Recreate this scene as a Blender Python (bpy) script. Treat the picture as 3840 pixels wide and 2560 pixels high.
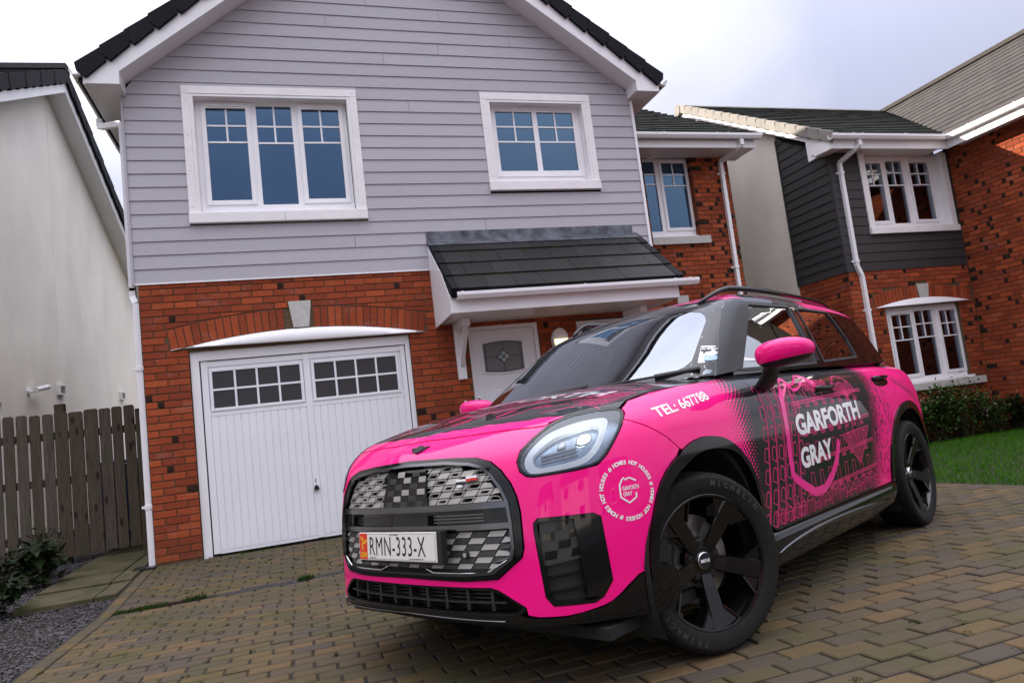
import bpy, bmesh, math, random
import numpy as np
from mathutils import Vector, Matrix
from mathutils.geometry import delaunay_2d_cdt

for o in list(bpy.data.objects): bpy.data.objects.remove(o)
S = bpy.context.scene
C = S.collection
rng = random.Random(7)

# ------------------------------------------------------------------ camera
cd = bpy.data.cameras.new('camera'); cam = bpy.data.objects.new('camera', cd); C.objects.link(cam)
def cam_matrix(pos, yaw, pitch, roll):
    cy, sy, cp, sp = math.cos(yaw), math.sin(yaw), math.cos(pitch), math.sin(pitch)
    f = Vector((sy*cp, cy*cp, sp)); r0 = Vector((cy, -sy, 0)); u0 = r0.cross(f)
    c, s = math.cos(roll), math.sin(roll)
    r = r0*c+u0*s; u = u0*c-r0*s
    m = Matrix((r, u, -f)).transposed().to_4x4(); m.translation = pos
    return m
CAMPOS = Vector((1.44246, -8.15481, 1.07889))
cam.matrix_world = cam_matrix(CAMPOS, .31148, .10308, -.1189)
cd.sensor_width = 36.0; cd.lens = 24.721; cd.clip_start = .05; cd.clip_end = 600
S.camera = cam
cd.dof.use_dof = False

# ------------------------------------------------------------------ sky, sun, exposure
SUN = Vector((-1.0, .48, .42)).normalized()
W = bpy.data.worlds.new('World'); S.world = W; W.use_nodes = True
wn = W.node_tree.nodes; wl = W.node_tree.links
for n in list(wn): wn.remove(n)
wo = wn.new('ShaderNodeOutputWorld'); bg = wn.new('ShaderNodeBackground'); bg.inputs['Strength'].default_value = .115
sky = wn.new('ShaderNodeTexSky'); sky.sky_type = 'NISHITA'; sky.sun_disc = False
sky.sun_elevation = math.asin(SUN.z); sky.sun_rotation = math.atan2(SUN.x, SUN.y)
sky.air_density = 1.1; sky.dust_density = 1.6; sky.ozone_density = 1.6
tc = wn.new('ShaderNodeTexCoord'); sx = wn.new('ShaderNodeSeparateXYZ'); wl.new(tc.outputs['Generated'], sx.inputs[0])
def wmath(op, a, b=None):
    n = wn.new('ShaderNodeMath'); n.operation = op
    for i, v in enumerate((a, b)):
        if v is None: continue
        if isinstance(v, (int, float)): n.inputs[i].default_value = v
        else: wl.new(v, n.inputs[i])
    return n.outputs[0]
zc = wmath('ADD', wmath('MAXIMUM', sx.outputs[2], 0.0), .22)
cx = wn.new('ShaderNodeCombineXYZ')
wl.new(wmath('DIVIDE', sx.outputs[0], zc), cx.inputs[0]); wl.new(wmath('DIVIDE', sx.outputs[1], zc), cx.inputs[1])
off = wn.new('ShaderNodeVectorMath'); off.operation = 'ADD'; off.inputs[1].default_value = (9.1, 8.3, 0.0); wl.new(cx.outputs[0], off.inputs[0])
nz = wn.new('ShaderNodeTexNoise'); nz.inputs['Scale'].default_value = 1.15; nz.inputs['Detail'].default_value = 7; nz.inputs['Roughness'].default_value = .56; nz.inputs['Distortion'].default_value = .5
wl.new(off.outputs[0], nz.inputs['Vector'])
cr = wn.new('ShaderNodeValToRGB'); cr.color_ramp.elements[0].position = .33; cr.color_ramp.elements[1].position = .66
cr.color_ramp.elements[0].color = (.90, .90, .90, 1); cr.color_ramp.elements[1].color = (1, 1, 1, 1)
wl.new(nz.outputs[0], cr.inputs[0])
nz2 = wn.new('ShaderNodeTexNoise'); nz2.inputs['Scale'].default_value = .62; nz2.inputs['Detail'].default_value = 7; nz2.inputs['Roughness'].default_value = .52; nz2.inputs['Distortion'].default_value = .35
wl.new(off.outputs[0], nz2.inputs['Vector'])
cc = wn.new('ShaderNodeValToRGB'); cc.color_ramp.elements[0].position = .36; cc.color_ramp.elements[1].position = .64
cc.color_ramp.elements[0].color = (2.0, 2.1, 2.75, 1); cc.color_ramp.elements[1].color = (4.0, 3.9, 4.15, 1)
wl.new(nz2.outputs[0], cc.inputs[0])
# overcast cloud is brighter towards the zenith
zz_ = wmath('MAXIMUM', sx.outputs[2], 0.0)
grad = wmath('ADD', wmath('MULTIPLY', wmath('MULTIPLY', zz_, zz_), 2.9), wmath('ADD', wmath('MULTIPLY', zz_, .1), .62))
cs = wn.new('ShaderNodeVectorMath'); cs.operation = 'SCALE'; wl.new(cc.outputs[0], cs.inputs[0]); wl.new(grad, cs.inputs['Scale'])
mx = wn.new('ShaderNodeMix'); mx.data_type = 'RGBA'
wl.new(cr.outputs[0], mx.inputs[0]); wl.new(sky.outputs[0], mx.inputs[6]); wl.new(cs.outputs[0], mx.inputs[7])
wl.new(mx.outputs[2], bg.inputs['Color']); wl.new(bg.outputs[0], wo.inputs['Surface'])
ld = bpy.data.lights.new('sun', 'SUN'); ld.energy = 3.2; ld.angle = math.radians(.6); ld.color = (1, .9, .76)
sun = bpy.data.objects.new('sun', ld); C.objects.link(sun); sun.rotation_euler = SUN.to_track_quat('Z', 'Y').to_euler(); sun.location = (-20, 20, 20)
S.view_settings.view_transform = 'Standard'; S.view_settings.look = 'None'; S.view_settings.gamma = 1; S.view_settings.use_curve_mapping = False
S.view_settings.exposure = 1.42
S.render.engine = 'CYCLES'
S.cycles.max_bounces = 8; S.cycles.transparent_max_bounces = 12; S.cycles.glossy_bounces = 4; S.cycles.diffuse_bounces = 3
S.cycles.use_denoising = True

# ------------------------------------------------------------------ node materials
class NT:
    """small helper: build math graphs"""
    def __init__(s, name):
        s.m = bpy.data.materials.new(name); s.m.use_nodes = True
        s.t = s.m.node_tree; s.n = s.t.nodes; s.l = s.t.links
        s.b = s.n['Principled BSDF']; s.out = s.n['Material Output']
    def node(s, kind, **kw):
        n = s.n.new(kind)
        for k, v in kw.items(): setattr(n, k, v)
        return n
    def put(s, sock, v):
        if isinstance(v, (int, float)): sock.default_value = v
        elif isinstance(v, (tuple, list)): sock.default_value = tuple(v)+(1,)*(4-len(v)) if sock.type == 'RGBA' else v
        else: s.l.new(v, sock)
    def math(s, op, a, b=0.0, c=None, clamp=False):
        n = s.node('ShaderNodeMath', operation=op, use_clamp=clamp)
        s.put(n.inputs[0], a); s.put(n.inputs[1], b)
        if c is not None: s.put(n.inputs[2], c)
        return n.outputs[0]
    def mix(s, f, a, b, blend='MIX'):
        n = s.node('ShaderNodeMix', data_type='RGBA', blend_type=blend)
        s.put(n.inputs[0], f); s.put(n.inputs[6], a); s.put(n.inputs[7], b)
        return n.outputs[2]
    def coord(s, kind='Object'):
        return s.node('ShaderNodeTexCoord').outputs[kind]
    def mapping(s, vec, scale=(1, 1, 1), loc=(0, 0, 0), rot=(0, 0, 0)):
        n = s.node('ShaderNodeMapping'); s.l.new(vec, n.inputs[0])
        n.inputs['Scale'].default_value = scale; n.inputs['Location'].default_value = loc; n.inputs['Rotation'].default_value = rot
        return n.outputs[0]
    def noise(s, vec, scale, detail=4, rough=.55, dist=0):
        n = s.node('ShaderNodeTexNoise'); s.l.new(vec, n.inputs['Vector'])
        n.inputs['Scale'].default_value = scale; n.inputs['Detail'].default_value = detail; n.inputs['Roughness'].default_value = rough; n.inputs['Distortion'].default_value = dist
        return n.outputs[0]
    def ramp(s, fac, stops, interp='LINEAR'):
        n = s.node('ShaderNodeValToRGB'); n.color_ramp.interpolation = interp
        e = n.color_ramp.elements
        while len(e) < len(stops): e.new(.5)
        for k, (p, c) in enumerate(stops):
            e[k].position = p; e[k].color = (c, c, c, 1) if isinstance(c, (int, float)) else tuple(c)+(1,)
        s.l.new(fac, n.inputs[0]); return n.outputs[0]
    def bump(s, h, strength=.3, dist=.01):
        n = s.node('ShaderNodeBump'); s.l.new(h, n.inputs['Height']); n.inputs['Strength'].default_value = strength; n.inputs['Distance'].default_value = dist
        s.l.new(n.outputs[0], s.b.inputs['Normal'])
    def rnd(s):
        a = s.node('ShaderNodeObjectInfo').outputs['Random']; b = s.node('ShaderNodeNewGeometry').outputs['Random Per Island']
        return s.math('FRACT', s.math('ADD', a, b))
    def pos(s): return s.node('ShaderNodeNewGeometry').outputs['Position']
    def set(s, col=None, rough=None, metal=None, spec=None, coat=None, coatr=None, emit=None, estr=None, ior=None, trans=None, alpha=None):
        I = s.b.inputs
        for k, v in (('Base Color', col), ('Roughness', rough), ('Metallic', metal), ('Specular IOR Level', spec), ('Coat Weight', coat), ('Coat Roughness', coatr), ('Emission Color', emit), ('Emission Strength', estr), ('IOR', ior), ('Transmission Weight', trans), ('Alpha', alpha)):
            if v is not None: s.put(I[k], v)
        return s

def simple(name, col, rough=.5, metal=0, spec=.5, coat=0, nscale=0, namt=.15, bscale=0, bstr=.2, rnd=0, stretch=(1, 1, 1), bdist=.004):
    t = NT(name); v = t.mapping(t.pos(), scale=stretch); c = col
    if nscale:
        n = t.noise(v, nscale, 5)
        lo = tuple(x*(1-namt) for x in col); hi = tuple(min(1, x*(1+namt)) for x in col)
        c = t.ramp(n, [(.3, lo), (.7, hi)])
    if rnd:
        r = t.rnd(); k = t.math('ADD', t.math('MULTIPLY', r, 2*rnd), 1-rnd)
        hsv = t.node('ShaderNodeHueSaturation'); t.put(hsv.inputs['Value'], k); t.put(hsv.inputs['Color'], c); c = hsv.outputs[0]
    t.set(col=c, rough=rough, metal=metal, spec=spec, coat=coat, coatr=.04)
    if bscale: t.bump(t.noise(v, bscale, 4), bstr, bdist)
    return t.m

def brick_mat(name, cols, eff=.35):
    t = NT(name); p = t.pos(); r = t.rnd()
    base = t.ramp(r, [(k/(len(cols)), c) for k, c in enumerate(cols)], 'LINEAR')
    n = t.noise(p, 55, 5, .65); base = t.mix(t.math('MULTIPLY', t.ramp(n, [(.45, 0), (.75, 1)]), .45), base, (.12, .025, .012))
    e = t.noise(t.mapping(p, (2.2, 2.2, 5)), 1.6, 6, .7)
    e2 = t.noise(p, 22, 4)
    em = t.math('MULTIPLY', t.ramp(e, [(.54, 0), (.78, 1)]), t.ramp(e2, [(.4, .1), (.7, eff)]))
    base = t.mix(em, base, (.55, .42, .38))
    sz = t.node('ShaderNodeSeparateXYZ'); t.l.new(p, sz.inputs[0])
    damp = t.math('MULTIPLY', t.math('SUBTRACT', .32, sz.outputs[2], clamp=True), 2.2, clamp=True)
    base = t.mix(t.math('MULTIPLY', damp, t.ramp(e2, [(.35, .25), (.65, .8)])), base, (.055, .038, .02))
    t.set(col=base, rough=.85, spec=.25); t.bump(t.noise(p, 160, 4, .7), .5, .003)
    return t.m

M = {}
M['brick'] = brick_mat('red brick', [(.36, .070, .022), (.27, .050, .017), (.42, .085, .027), (.31, .060, .020), (.24, .044, .017)])
M['brick_dark'] = simple('burnt brick', (.034, .018, .014), .9, spec=.1, nscale=60, namt=.5, bscale=150, bstr=.4)
M['mortar'] = simple('mortar', (.115, .078, .048), .95, spec=.1, nscale=30, namt=.3, bscale=200, bstr=.4)
def clad_mat(name, col, amt):
    t = NT(name); p = t.pos()
    v = t.mapping(p, (2.2, 2.2, 34)); g = t.noise(v, 3.0, 6, .6, .8)
    r = t.rnd(); k = t.math('ADD', t.math('MULTIPLY', r, .07), .965)
    hsv = t.node('ShaderNodeHueSaturation'); t.put(hsv.inputs['Value'], k)
    t.put(hsv.inputs['Color'], t.ramp(g, [(.3, tuple(x*(1-amt) for x in col)), (.7, col)])); c = hsv.outputs[0]
    st = t.noise(t.mapping(p, (3.5, 3.5, .5)), 1.5, 4); c = t.mix(t.ramp(st, [(.5, 0), (.8, .16)]), c, tuple(x*.75 for x in col))
    t.set(col=c, rough=.55, spec=.35); t.bump(g, .35, .006); return t.m
M['clad'] = clad_mat('lilac grey fibre cement', (.45, .43, .47), .07)
M['clad_dark'] = clad_mat('charcoal fibre cement', (.046, .044, .046), .2)
M['white'] = simple('white upvc', (.85, .84, .86), .32, spec=.45, nscale=3, namt=.03)
M['trim'] = simple('white painted trim', (.84, .82, .82), .5, nscale=6, namt=.05, bscale=40, bstr=.08)
M['soffit'] = simple('white soffit', (.78, .77, .76), .25, spec=.5, nscale=2, namt=.04)
M['door_white'] = simple('white steel door', (.83, .835, .87), .33, nscale=2, namt=.025)
M['dark_gap'] = simple('dark gap', (.006, .006, .006), .9)
M['tile_dark'] = simple('black roof tile', (.0075, .0085, .0115), .7, spec=.15, nscale=25, namt=.35, bscale=120, bstr=.25, rnd=.2)
def mossy(name, col, moss, lo, hi, rnd=.2, sc=7, rough=.75, spec=.15):
    t = NT(name); p = t.pos(); r = t.rnd(); n = t.noise(p, sc, 6, .65); n2 = t.noise(p, 60, 4)
    c = t.ramp(n2, [(.3, tuple(x*.7 for x in col)), (.7, tuple(x*1.25 for x in col))])
    hsv = t.node('ShaderNodeHueSaturation'); t.put(hsv.inputs['Value'], t.math('ADD', t.math('MULTIPLY', r, 2*rnd), 1-rnd)); t.put(hsv.inputs['Color'], c); c = hsv.outputs[0]
    c = t.mix(t.ramp(n, [(lo, 0), (hi, 1)]), c, moss)
    t.set(col=c, rough=rough, spec=spec); t.bump(n2, .4, .004); return t.m
M['tile_moss'] = mossy('mossy roof tile', (.010, .010, .009), (.012, .022, .004), .45, .7)
M['tile_grey'] = mossy('grey roof tile', (.055, .049, .045), (.030, .038, .018), .6, .8, .15)
M['tile_canopy'] = mossy('canopy slate tile', (.013, .0125, .0125), (.055, .058, .066), .62, .85, .3, 4, .55, .25)
M['moss'] = mossy('moss', (.020, .040, .006), (.045, .075, .012), .45, .65, .2, 40, .95)
M['verge_grey'] = simple('grey verge cap', (.22, .20, .18), .6, nscale=5, namt=.15, rnd=.08)
M['lead'] = simple('lead flashing', (.12, .13, .15), .42, metal=.6, nscale=9, namt=.6, bscale=18, bstr=.3)
M['render'] = simple('white render', (.85, .80, .72), .9, nscale=1.2, namt=.09, bscale=140, bstr=.25, stretch=(1, 1, .6))
M['stone'] = simple('pale cast stone', (.50, .49, .46), .8, nscale=20, namt=.1, bscale=120, bstr=.2)
M['plastic_black'] = simple('black plastic', (.010, .010, .011), .42, nscale=30, namt=.2)
M['metal_dark'] = simple('dark metal', (.05, .05, .055), .35, metal=.9)
M['chrome'] = simple('chrome', (.75, .76, .78), .12, metal=1)
M['red_print'] = simple('red print', (.65, .02, .012), .4)
M['soil'] = simple('dark soil', (.022, .017, .012), .98, nscale=30, namt=.6, bscale=60, bstr=.8, bdist=.02)
def paver_mat():
    t = NT('concrete block paver'); p = t.pos(); r = t.rnd()
    cols = [(.096, .071, .042), (.080, .063, .045), (.106, .074, .040), (.088, .067, .044), (.074, .060, .048), (.124, .082, .040), (.093, .070, .041), (.082, .063, .044)]
    c = t.ramp(r, [(k/len(cols), x) for k, x in enumerate(cols)], 'CONSTANT')
    n2 = t.noise(p, 90, 5, .7); c = t.mix(t.math('MULTIPLY', t.ramp(n2, [(.4, 0), (.75, 1)]), .45), c, (.045, .038, .030))
    n = t.noise(p, 1.7, 6, .62); n3 = t.noise(p, 26, 4)
    mo = t.math('MULTIPLY', t.ramp(n, [(.44, 0), (.62, .62)]), t.ramp(n3, [(.3, .45), (.6, 1)]))
    c = t.mix(mo, c, (.052, .056, .016))
    st = t.noise(t.mapping(p, (1, 1.6, 1), (3.1, 1.7, 0)), 3.2, 4, .5); c = t.mix(t.ramp(st, [(.69, 0), (.74, .75)]), c, (.028, .018, .014))
    t.set(col=c, rough=.8, spec=.18); t.bump(n2, .55, .004); return t.m
M['paver'] = paver_mat()
M['slab'] = mossy('mossy paving slab', (.095, .080, .050), (.040, .045, .016), .42, .66, .12, 3, .85)
M['gravel'] = simple('grey slate chippings', (.050, .045, .048), .8, nscale=8, namt=.3, rnd=.55)
def wood_mat():
    t = NT('weathered fence timber'); p = t.pos(); r = t.rnd()
    c0 = t.ramp(r, [(0, (.105, .082, .062)), (.25, (.135, .112, .094)), (.5, (.082, .058, .038)), (.75, (.125, .102, .080)), (1, (.09, .068, .048))])
    off = t.node('ShaderNodeCombineXYZ'); t.put(off.inputs[2], t.math('MULTIPLY', r, 31.0))
    va = t.node('ShaderNodeVectorMath', operation='ADD'); t.l.new(p, va.inputs[0]); t.l.new(off.outputs[0], va.inputs[1])
    g = t.noise(t.mapping(va.outputs[0], (30, 30, 1.4)), 2.2, 6, .65, 1.2)
    c = t.mix(t.ramp(g, [(.35, .75), (.65, 0)]), c0, (.035, .025, .018))
    kn = t.node('ShaderNodeTexVoronoi'); t.l.new(t.mapping(va.outputs[0], (9, 9, 3.2)), kn.inputs['Vector']); kn.inputs['Scale'].default_value = 1
    c = t.mix(t.ramp(kn.outputs['Distance'], [(.10, .95), (.22, 0)]), c, (.018, .012, .008))
    gr = t.noise(p, 3.5, 4); c = t.mix(t.ramp(gr, [(.52, 0), (.75, .4)]), c, (.06, .07, .03))
    t.set(col=c, rough=.85, spec=.2); t.bump(g, .4, .004); return t.m
M['wood'] = wood_mat()
def glass_mat(name, tint, refl, rough=.015, clear=0.0, boost=1.0, gcol=(.86, .93, 1, 1)):
    """window pane: mirror reflection over a dark (or see-through) body; double glazing reflects about twice one face"""
    t = NT(name)
    gl = t.node('ShaderNodeBsdfGlossy'); gl.inputs['Roughness'].default_value = rough; gl.inputs['Color'].default_value = gcol
    fr = t.node('ShaderNodeFresnel'); fr.inputs['IOR'].default_value = 1.5
    fac = t.math('ADD', t.math('MULTIPLY', fr.outputs[0], 1.6*boost), refl, clamp=True)
    w = t.noise(t.pos(), 1.3, 2); bn = t.node('ShaderNodeBump'); bn.inputs['Strength'].default_value = .05; bn.inputs['Distance'].default_value = .02
    t.l.new(w, bn.inputs['Height']); t.l.new(bn.outputs[0], gl.inputs['Normal'])
    if clear:
        body = t.node('ShaderNodeBsdfTransparent'); body.inputs['Color'].default_value = tuple(tint)+(1,)
    else:
        body = t.node('ShaderNodeBsdfDiffuse'); body.inputs['Color'].default_value = tuple(tint)+(1,)
    ms = t.node('ShaderNodeMixShader'); t.put(ms.inputs[0], fac); t.l.new(body.outputs[0], ms.inputs[1]); t.l.new(gl.outputs[0], ms.inputs[2])
    t.l.new(ms.outputs[0], t.out.inputs['Surface']); return t.m
M['glass'] = glass_mat('window glass', (.22, .30, .38), .17, gcol=(.34, .56, .82, 1), clear=1)
M['glass_clear'] = glass_mat('clear window glass', (.75, .78, .8), .05, clear=1)
M['glass_smoke'] = simple('dark obscured pane', (.030, .028, .034), .35, nscale=300, namt=.3)
M['glass_obscure'] = simple('frosted door glass', (.15, .16, .165), .18, nscale=120, namt=.12, bscale=160, bstr=.25)
M['blind'] = simple('dark wood blind slat', (.055, .032, .026), .5, nscale=4, namt=.2)
M['curtain'] = simple('pale curtain', (.45, .46, .47), .8)
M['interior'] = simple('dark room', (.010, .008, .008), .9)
t = NT('lamp diffuser glow'); t.set(col=(.9, .85, .6), rough=.4, emit=(1, .80, .36), estr=1.15); M['lamp'] = t.m

# ------------------------------------------------------------------ object helpers
class MB:
    def __init__(s): s.v = []; s.f = []; s.m = []; s.mat = 0
    def add(s, vs, fs):
        b = len(s.v); s.v += [tuple(map(float, q)) for q in vs]
        for f in fs: s.f.append(tuple(b+i for i in f)); s.m.append(s.mat)
        return s
    def box(s, x0, x1, y0, y1, z0, z1):
        return s.add([(x0, y0, z0), (x1, y0, z0), (x1, y1, z0), (x0, y1, z0), (x0, y0, z1), (x1, y0, z1), (x1, y1, z1), (x0, y1, z1)],
                     [(0, 3, 2, 1), (4, 5, 6, 7), (0, 1, 5, 4), (1, 2, 6, 5), (2, 3, 7, 6), (3, 0, 4, 7)])
    def prism(s, poly, ax, a, b):
        """polygon in the other two axes (ccw seen from +axis), extruded along ax from a to b"""
        def P(q, t):
            return (t, q[0], q[1]) if ax == 0 else (q[0], t, q[1]) if ax == 1 else (q[0], q[1], t)
        n = len(poly); vs = [P(q, a) for q in poly]+[P(q, b) for q in poly]
        fs = [tuple(range(n))[::-1], tuple(range(n, 2*n))]+[(i, (i+1) % n, n+(i+1) % n, n+i) for i in range(n)]
        return s.add(vs, fs)
    def bar(s, p, q, w, h, up=(0, 0, 1)):
        p = Vector(p); q = Vector(q); d = (q-p).normalized(); u = Vector(up); r = d.cross(u).normalized(); u = r.cross(d)
        vs = [c+r*a*w/2+u*b*h/2 for c in (p, q) for a, b in ((-1, -1), (1, -1), (1, 1), (-1, 1))]
        return s.add(vs, [(0, 1, 2, 3), (7, 6, 5, 4), (0, 4, 5, 1), (1, 5, 6, 2), (2, 6, 7, 3), (3, 7, 4, 0)])
    def tube(s, pts, r, n=10, cap=True):
        pts = [Vector(p) for p in pts]; rings = []; prev = None
        for i, p in enumerate(pts):
            d = (pts[min(i+1, len(pts)-1)]-pts[max(i-1, 0)]).normalized()
            a = prev if prev is not None else (Vector((0, 0, 1)) if abs(d.z) < .9 else Vector((1, 0, 0)))
            a = (a-d*a.dot(d)).normalized(); b = d.cross(a); prev = a
            rr = r[i] if isinstance(r, (list, tuple)) else r
            rings.append([p+(a*math.cos(2*math.pi*k/n)+b*math.sin(2*math.pi*k/n))*rr for k in range(n)])
        vs = [q for g in rings for q in g]
        fs = [(i*n+k, i*n+(k+1) % n, (i+1)*n+(k+1) % n, (i+1)*n+k) for i in range(len(rings)-1) for k in range(n)]
        if cap: fs += [tuple(range(n))[::-1], tuple((len(rings)-1)*n+k for k in range(n))]
        return s.add(vs, fs)
    def lathe(s, prof, n, fn, closed=False):
        """prof: list of (r, h); fn(r, angle, h) -> point"""
        m = len(prof); vs = [fn(r, 2*math.pi*k/n, h) for r, h in prof for k in range(n)]
        fs = [(i*n+k, i*n+(k+1) % n, ((i+1) % m)*n+(k+1) % n, ((i+1) % m)*n+k) for i in range(m if closed else m-1) for k in range(n)]
        return s.add(vs, fs)
    def build(s, name, mats, parent=None, smooth=False, fix=True, bevel=0):
        me = bpy.data.meshes.new(name); me.from_pydata(s.v, [], s.f)
        for m in (mats if isinstance(mats, list) else [mats]): me.materials.append(m)
        me.polygons.foreach_set('material_index', s.m)
        if fix or bevel:
            bm = bmesh.new(); bm.from_mesh(me)
            bmesh.ops.recalc_face_normals(bm, faces=bm.faces)
            if bevel:
                es = [e for e in bm.edges if len(e.link_faces) == 2 and e.calc_face_angle() > .6]
                bmesh.ops.bevel(bm, geom=es, offset=bevel, segments=2, profile=.6, affect='EDGES')
            bm.to_mesh(me); bm.free()
        if smooth: me.polygons.foreach_set('use_smooth', [True]*len(me.polygons))
        me.update()
        return link(name, me, parent)
def link(name, data, parent=None):
    o = bpy.data.objects.new(name, data); C.objects.link(o)
    if parent is not None:
        o.parent = parent
        if parent.type == 'EMPTY' and not parent.get('rigid'): o.matrix_parent_inverse = Matrix.Translation(-parent.location)
    return o
def tag(o, label=None, cat=None, group=None, kind=None):
    for k, v in (('label', label), ('category', cat), ('group', group), ('kind', kind)):
        if v: o[k] = v
    return o
def thing(name, label, cat, loc, group=None):
    o = bpy.data.objects.new(name, None); C.objects.link(o); o.location = loc; o.empty_display_size = .3
    return tag(o, label, cat, group)
def autosmooth(o, ang=.7):
    me = o.data; me.polygons.foreach_set('use_smooth', [True]*len(me.polygons))
    bm = bmesh.new(); bm.from_mesh(me)
    for e in bm.edges: e.smooth = len(e.link_faces) == 2 and e.calc_face_angle() < ang
    bm.to_mesh(me); bm.free(); return o
FWD = cam.matrix_world.to_quaternion() @ Vector((0, 0, -1))
def depth(p): return (Vector(p)-CAMPOS).length
def split300(items, key, n=300):
    it = sorted(items, key=key); return it[:n], it[n:]
# ------------------------------------------------------------------ ground
def sstep(a, b, x):
    t = min(1, max(0, (x-a)/(b-a))); return t*t*(3-2*t)
def gz(x, y):
    b = .0416+.0054*(x-2.565)-.0369*(y+4.868)
    if y > -1.82:
        e = .0416+.0054*(x-2.565)-.0369*3.048
        n = e+(-.022-e)*min(1, (y+1.82)/1.82) if y < 0 else -.022
        w = sstep(5.6, 7.0, x); return n*(1-w)+b*w
    return b
def sheet(name, x0, x1, y0, y1, dz, mat, step=.5, kind='structure'):
    nx = max(1, int((x1-x0)/step)); ny = max(1, int((y1-y0)/step)); mb = MB()
    vs = [(x0+(x1-x0)*i/nx, y0+(y1-y0)*j/ny, 0) for j in range(ny+1) for i in range(nx+1)]
    vs = [(x, y, gz(x, min(max(y, -14), 1.5))+dz) for x, y, z in vs]
    mb.add(vs, [(j*(nx+1)+i, j*(nx+1)+i+1, (j+1)*(nx+1)+i+1, (j+1)*(nx+1)+i) for j in range(ny) for i in range(nx)])
    return tag(mb.build(name, mat, smooth=True, fix=False), kind=kind)
M['ground'] = mossy('far ground', (.06, .055, .045), (.05, .06, .03), .4, .7, .1, 1)
mb = MB(); mb.add([(-300, -300, -.6), (300, -300, -.6), (300, 300, -.6), (-300, 300, -.6)], [(0, 1, 2, 3)])
tag(mb.build('ground', M['ground'], fix=False), kind='structure')
M['road'] = simple('asphalt', (.05, .05, .052), .9, nscale=60, namt=.4, bscale=200, bstr=.4)
tag(sheet('road', -30, 40, -40, -10.2, -.05, M['road'], 3), kind='structure')
drive = sheet('driveway', -.13, 7.05, -10.2, .02, -.0075, M['soil'], .25)
def campx(p):
    q = cam.matrix_world.inverted() @ Vector(p)
    if q.z > -.1: return None
    k = 24.721/36
    return (.5+q.x/-q.z*k, .5-q.y/-q.z*k*1.5, -q.z)
CARO = Vector((2.56548, -4.86786, .04158)); CARF = Vector((-.88300, -.46930, 0)).normalized(); CARL = Vector((-CARF.y, CARF.x, 0))
def undercar(x, y):
    d = Vector((x, y, 0))-Vector((CARO.x, CARO.y, 0)); a = d.dot(CARF); b = d.dot(CARL)
    return -3.4 < a < .75 and -.95 < b < .8
def block_mesh(name, lx, ly, h, c, mat):
    """block with its top at z = 0, chamfered top edge"""
    a, b = lx/2, ly/2
    vs = [(-a, -b, -h), (a, -b, -h), (a, b, -h), (-a, b, -h), (-a, -b, -c), (a, -b, -c), (a, b, -c), (-a, b, -c),
          (-a+c, -b+c, 0), (a-c, -b+c, 0), (a-c, b-c, 0), (-a+c, b-c, 0)]
    fs = [(0, 1, 5, 4), (1, 2, 6, 5), (2, 3, 7, 6), (3, 0, 4, 7), (4, 5, 9, 8), (5, 6, 10, 9), (6, 7, 11, 10), (7, 4, 8, 11), (8, 9, 10, 11)]
    me = bpy.data.meshes.new(name); me.from_pydata(vs, [], fs)
    me.materials.append(mat); me['lx'] = lx; return me, vs, fs
PL, PW = .207, .108
items = []
ys = [-.065-PW*k for k in range(16)]+[-1.925-PW*k for k in range(52)]
for row, y in enumerate(ys):
    x = 0.0-(PL/2 if row % 2 else 0)+rng.uniform(-.012, .012)
    while x < 7.03:
        x0, x1 = max(x, .0), min(x+PL, 7.03)
        if x1-x0 > .05: items.append(((x0+x1)/2, y, round(x1-x0-.012, 3), 0))
        x += PL
y = 0.0
while y > -5.2:
    items.append((-.055, y-PL/2, round(PL-.008, 2), 1)); y -= PL
pm = {}
vis = []; rest = []
for it in items:
    q = campx((it[0], it[1], gz(it[0], it[1])))
    ok = q and -.02 < q[0] < 1.02 and -.02 < q[1] < 1.03 and not undercar(it[0], it[1])
    (vis if ok else rest).append((q[2] if q else 99, it))
vis.sort(); rest = vis[300:]+rest; vis = vis[:300]
stuff = MB()
for k, (dd, (x, y, L, o)) in enumerate(vis+rest):
    if L not in pm: pm[L] = block_mesh('paver', L, PW-.0135, .05, .005, M['paver'])
    sl = (gz(x, y+.05)-gz(x, y-.05))/.1
    mat = Matrix.Translation((x+rng.uniform(-.002, .002), y+rng.uniform(-.002, .002), gz(x, y)+rng.uniform(-.0025, .0025))) @ Matrix.Rotation(math.atan(sl)+rng.uniform(-.012, .012), 4, 'X') @ Matrix.Rotation(rng.uniform(-.012, .012), 4, 'Y') @ Matrix.Rotation(rng.uniform(-.012, .012)+(math.pi/2 if o else 0), 4, 'Z')
    if k < len(vis):
        b = link('paver', pm[L][0], drive); b.matrix_local = mat
    else:
        stuff.add([mat @ Vector(v) for v in pm[L][1]], pm[L][2])
o = stuff.build('paver_field', M['paver'], drive, fix=False); tag(o, kind='stuff')
# channel drain with slotted grate
dr = thing('channel_drain', 'dark slotted channel drain across the block paving before the garage', 'drain', (3, -1.82, gz(3, -1.82)))
mb = MB()
for yy in (-1.868, -1.772): mb.bar((.0, yy, gz(0, yy)-.012), (6.1, yy, gz(6.1, yy)-.012), .012, .024)
x = .0
while x < 6.1:
    mb.bar((x, -1.865, gz(x, -1.865)-.004), (x, -1.775, gz(x, -1.775)-.004), .0105, .010); x += .0205
mb.build('drain_grate', M['metal_dark'], dr, fix=False)
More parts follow.
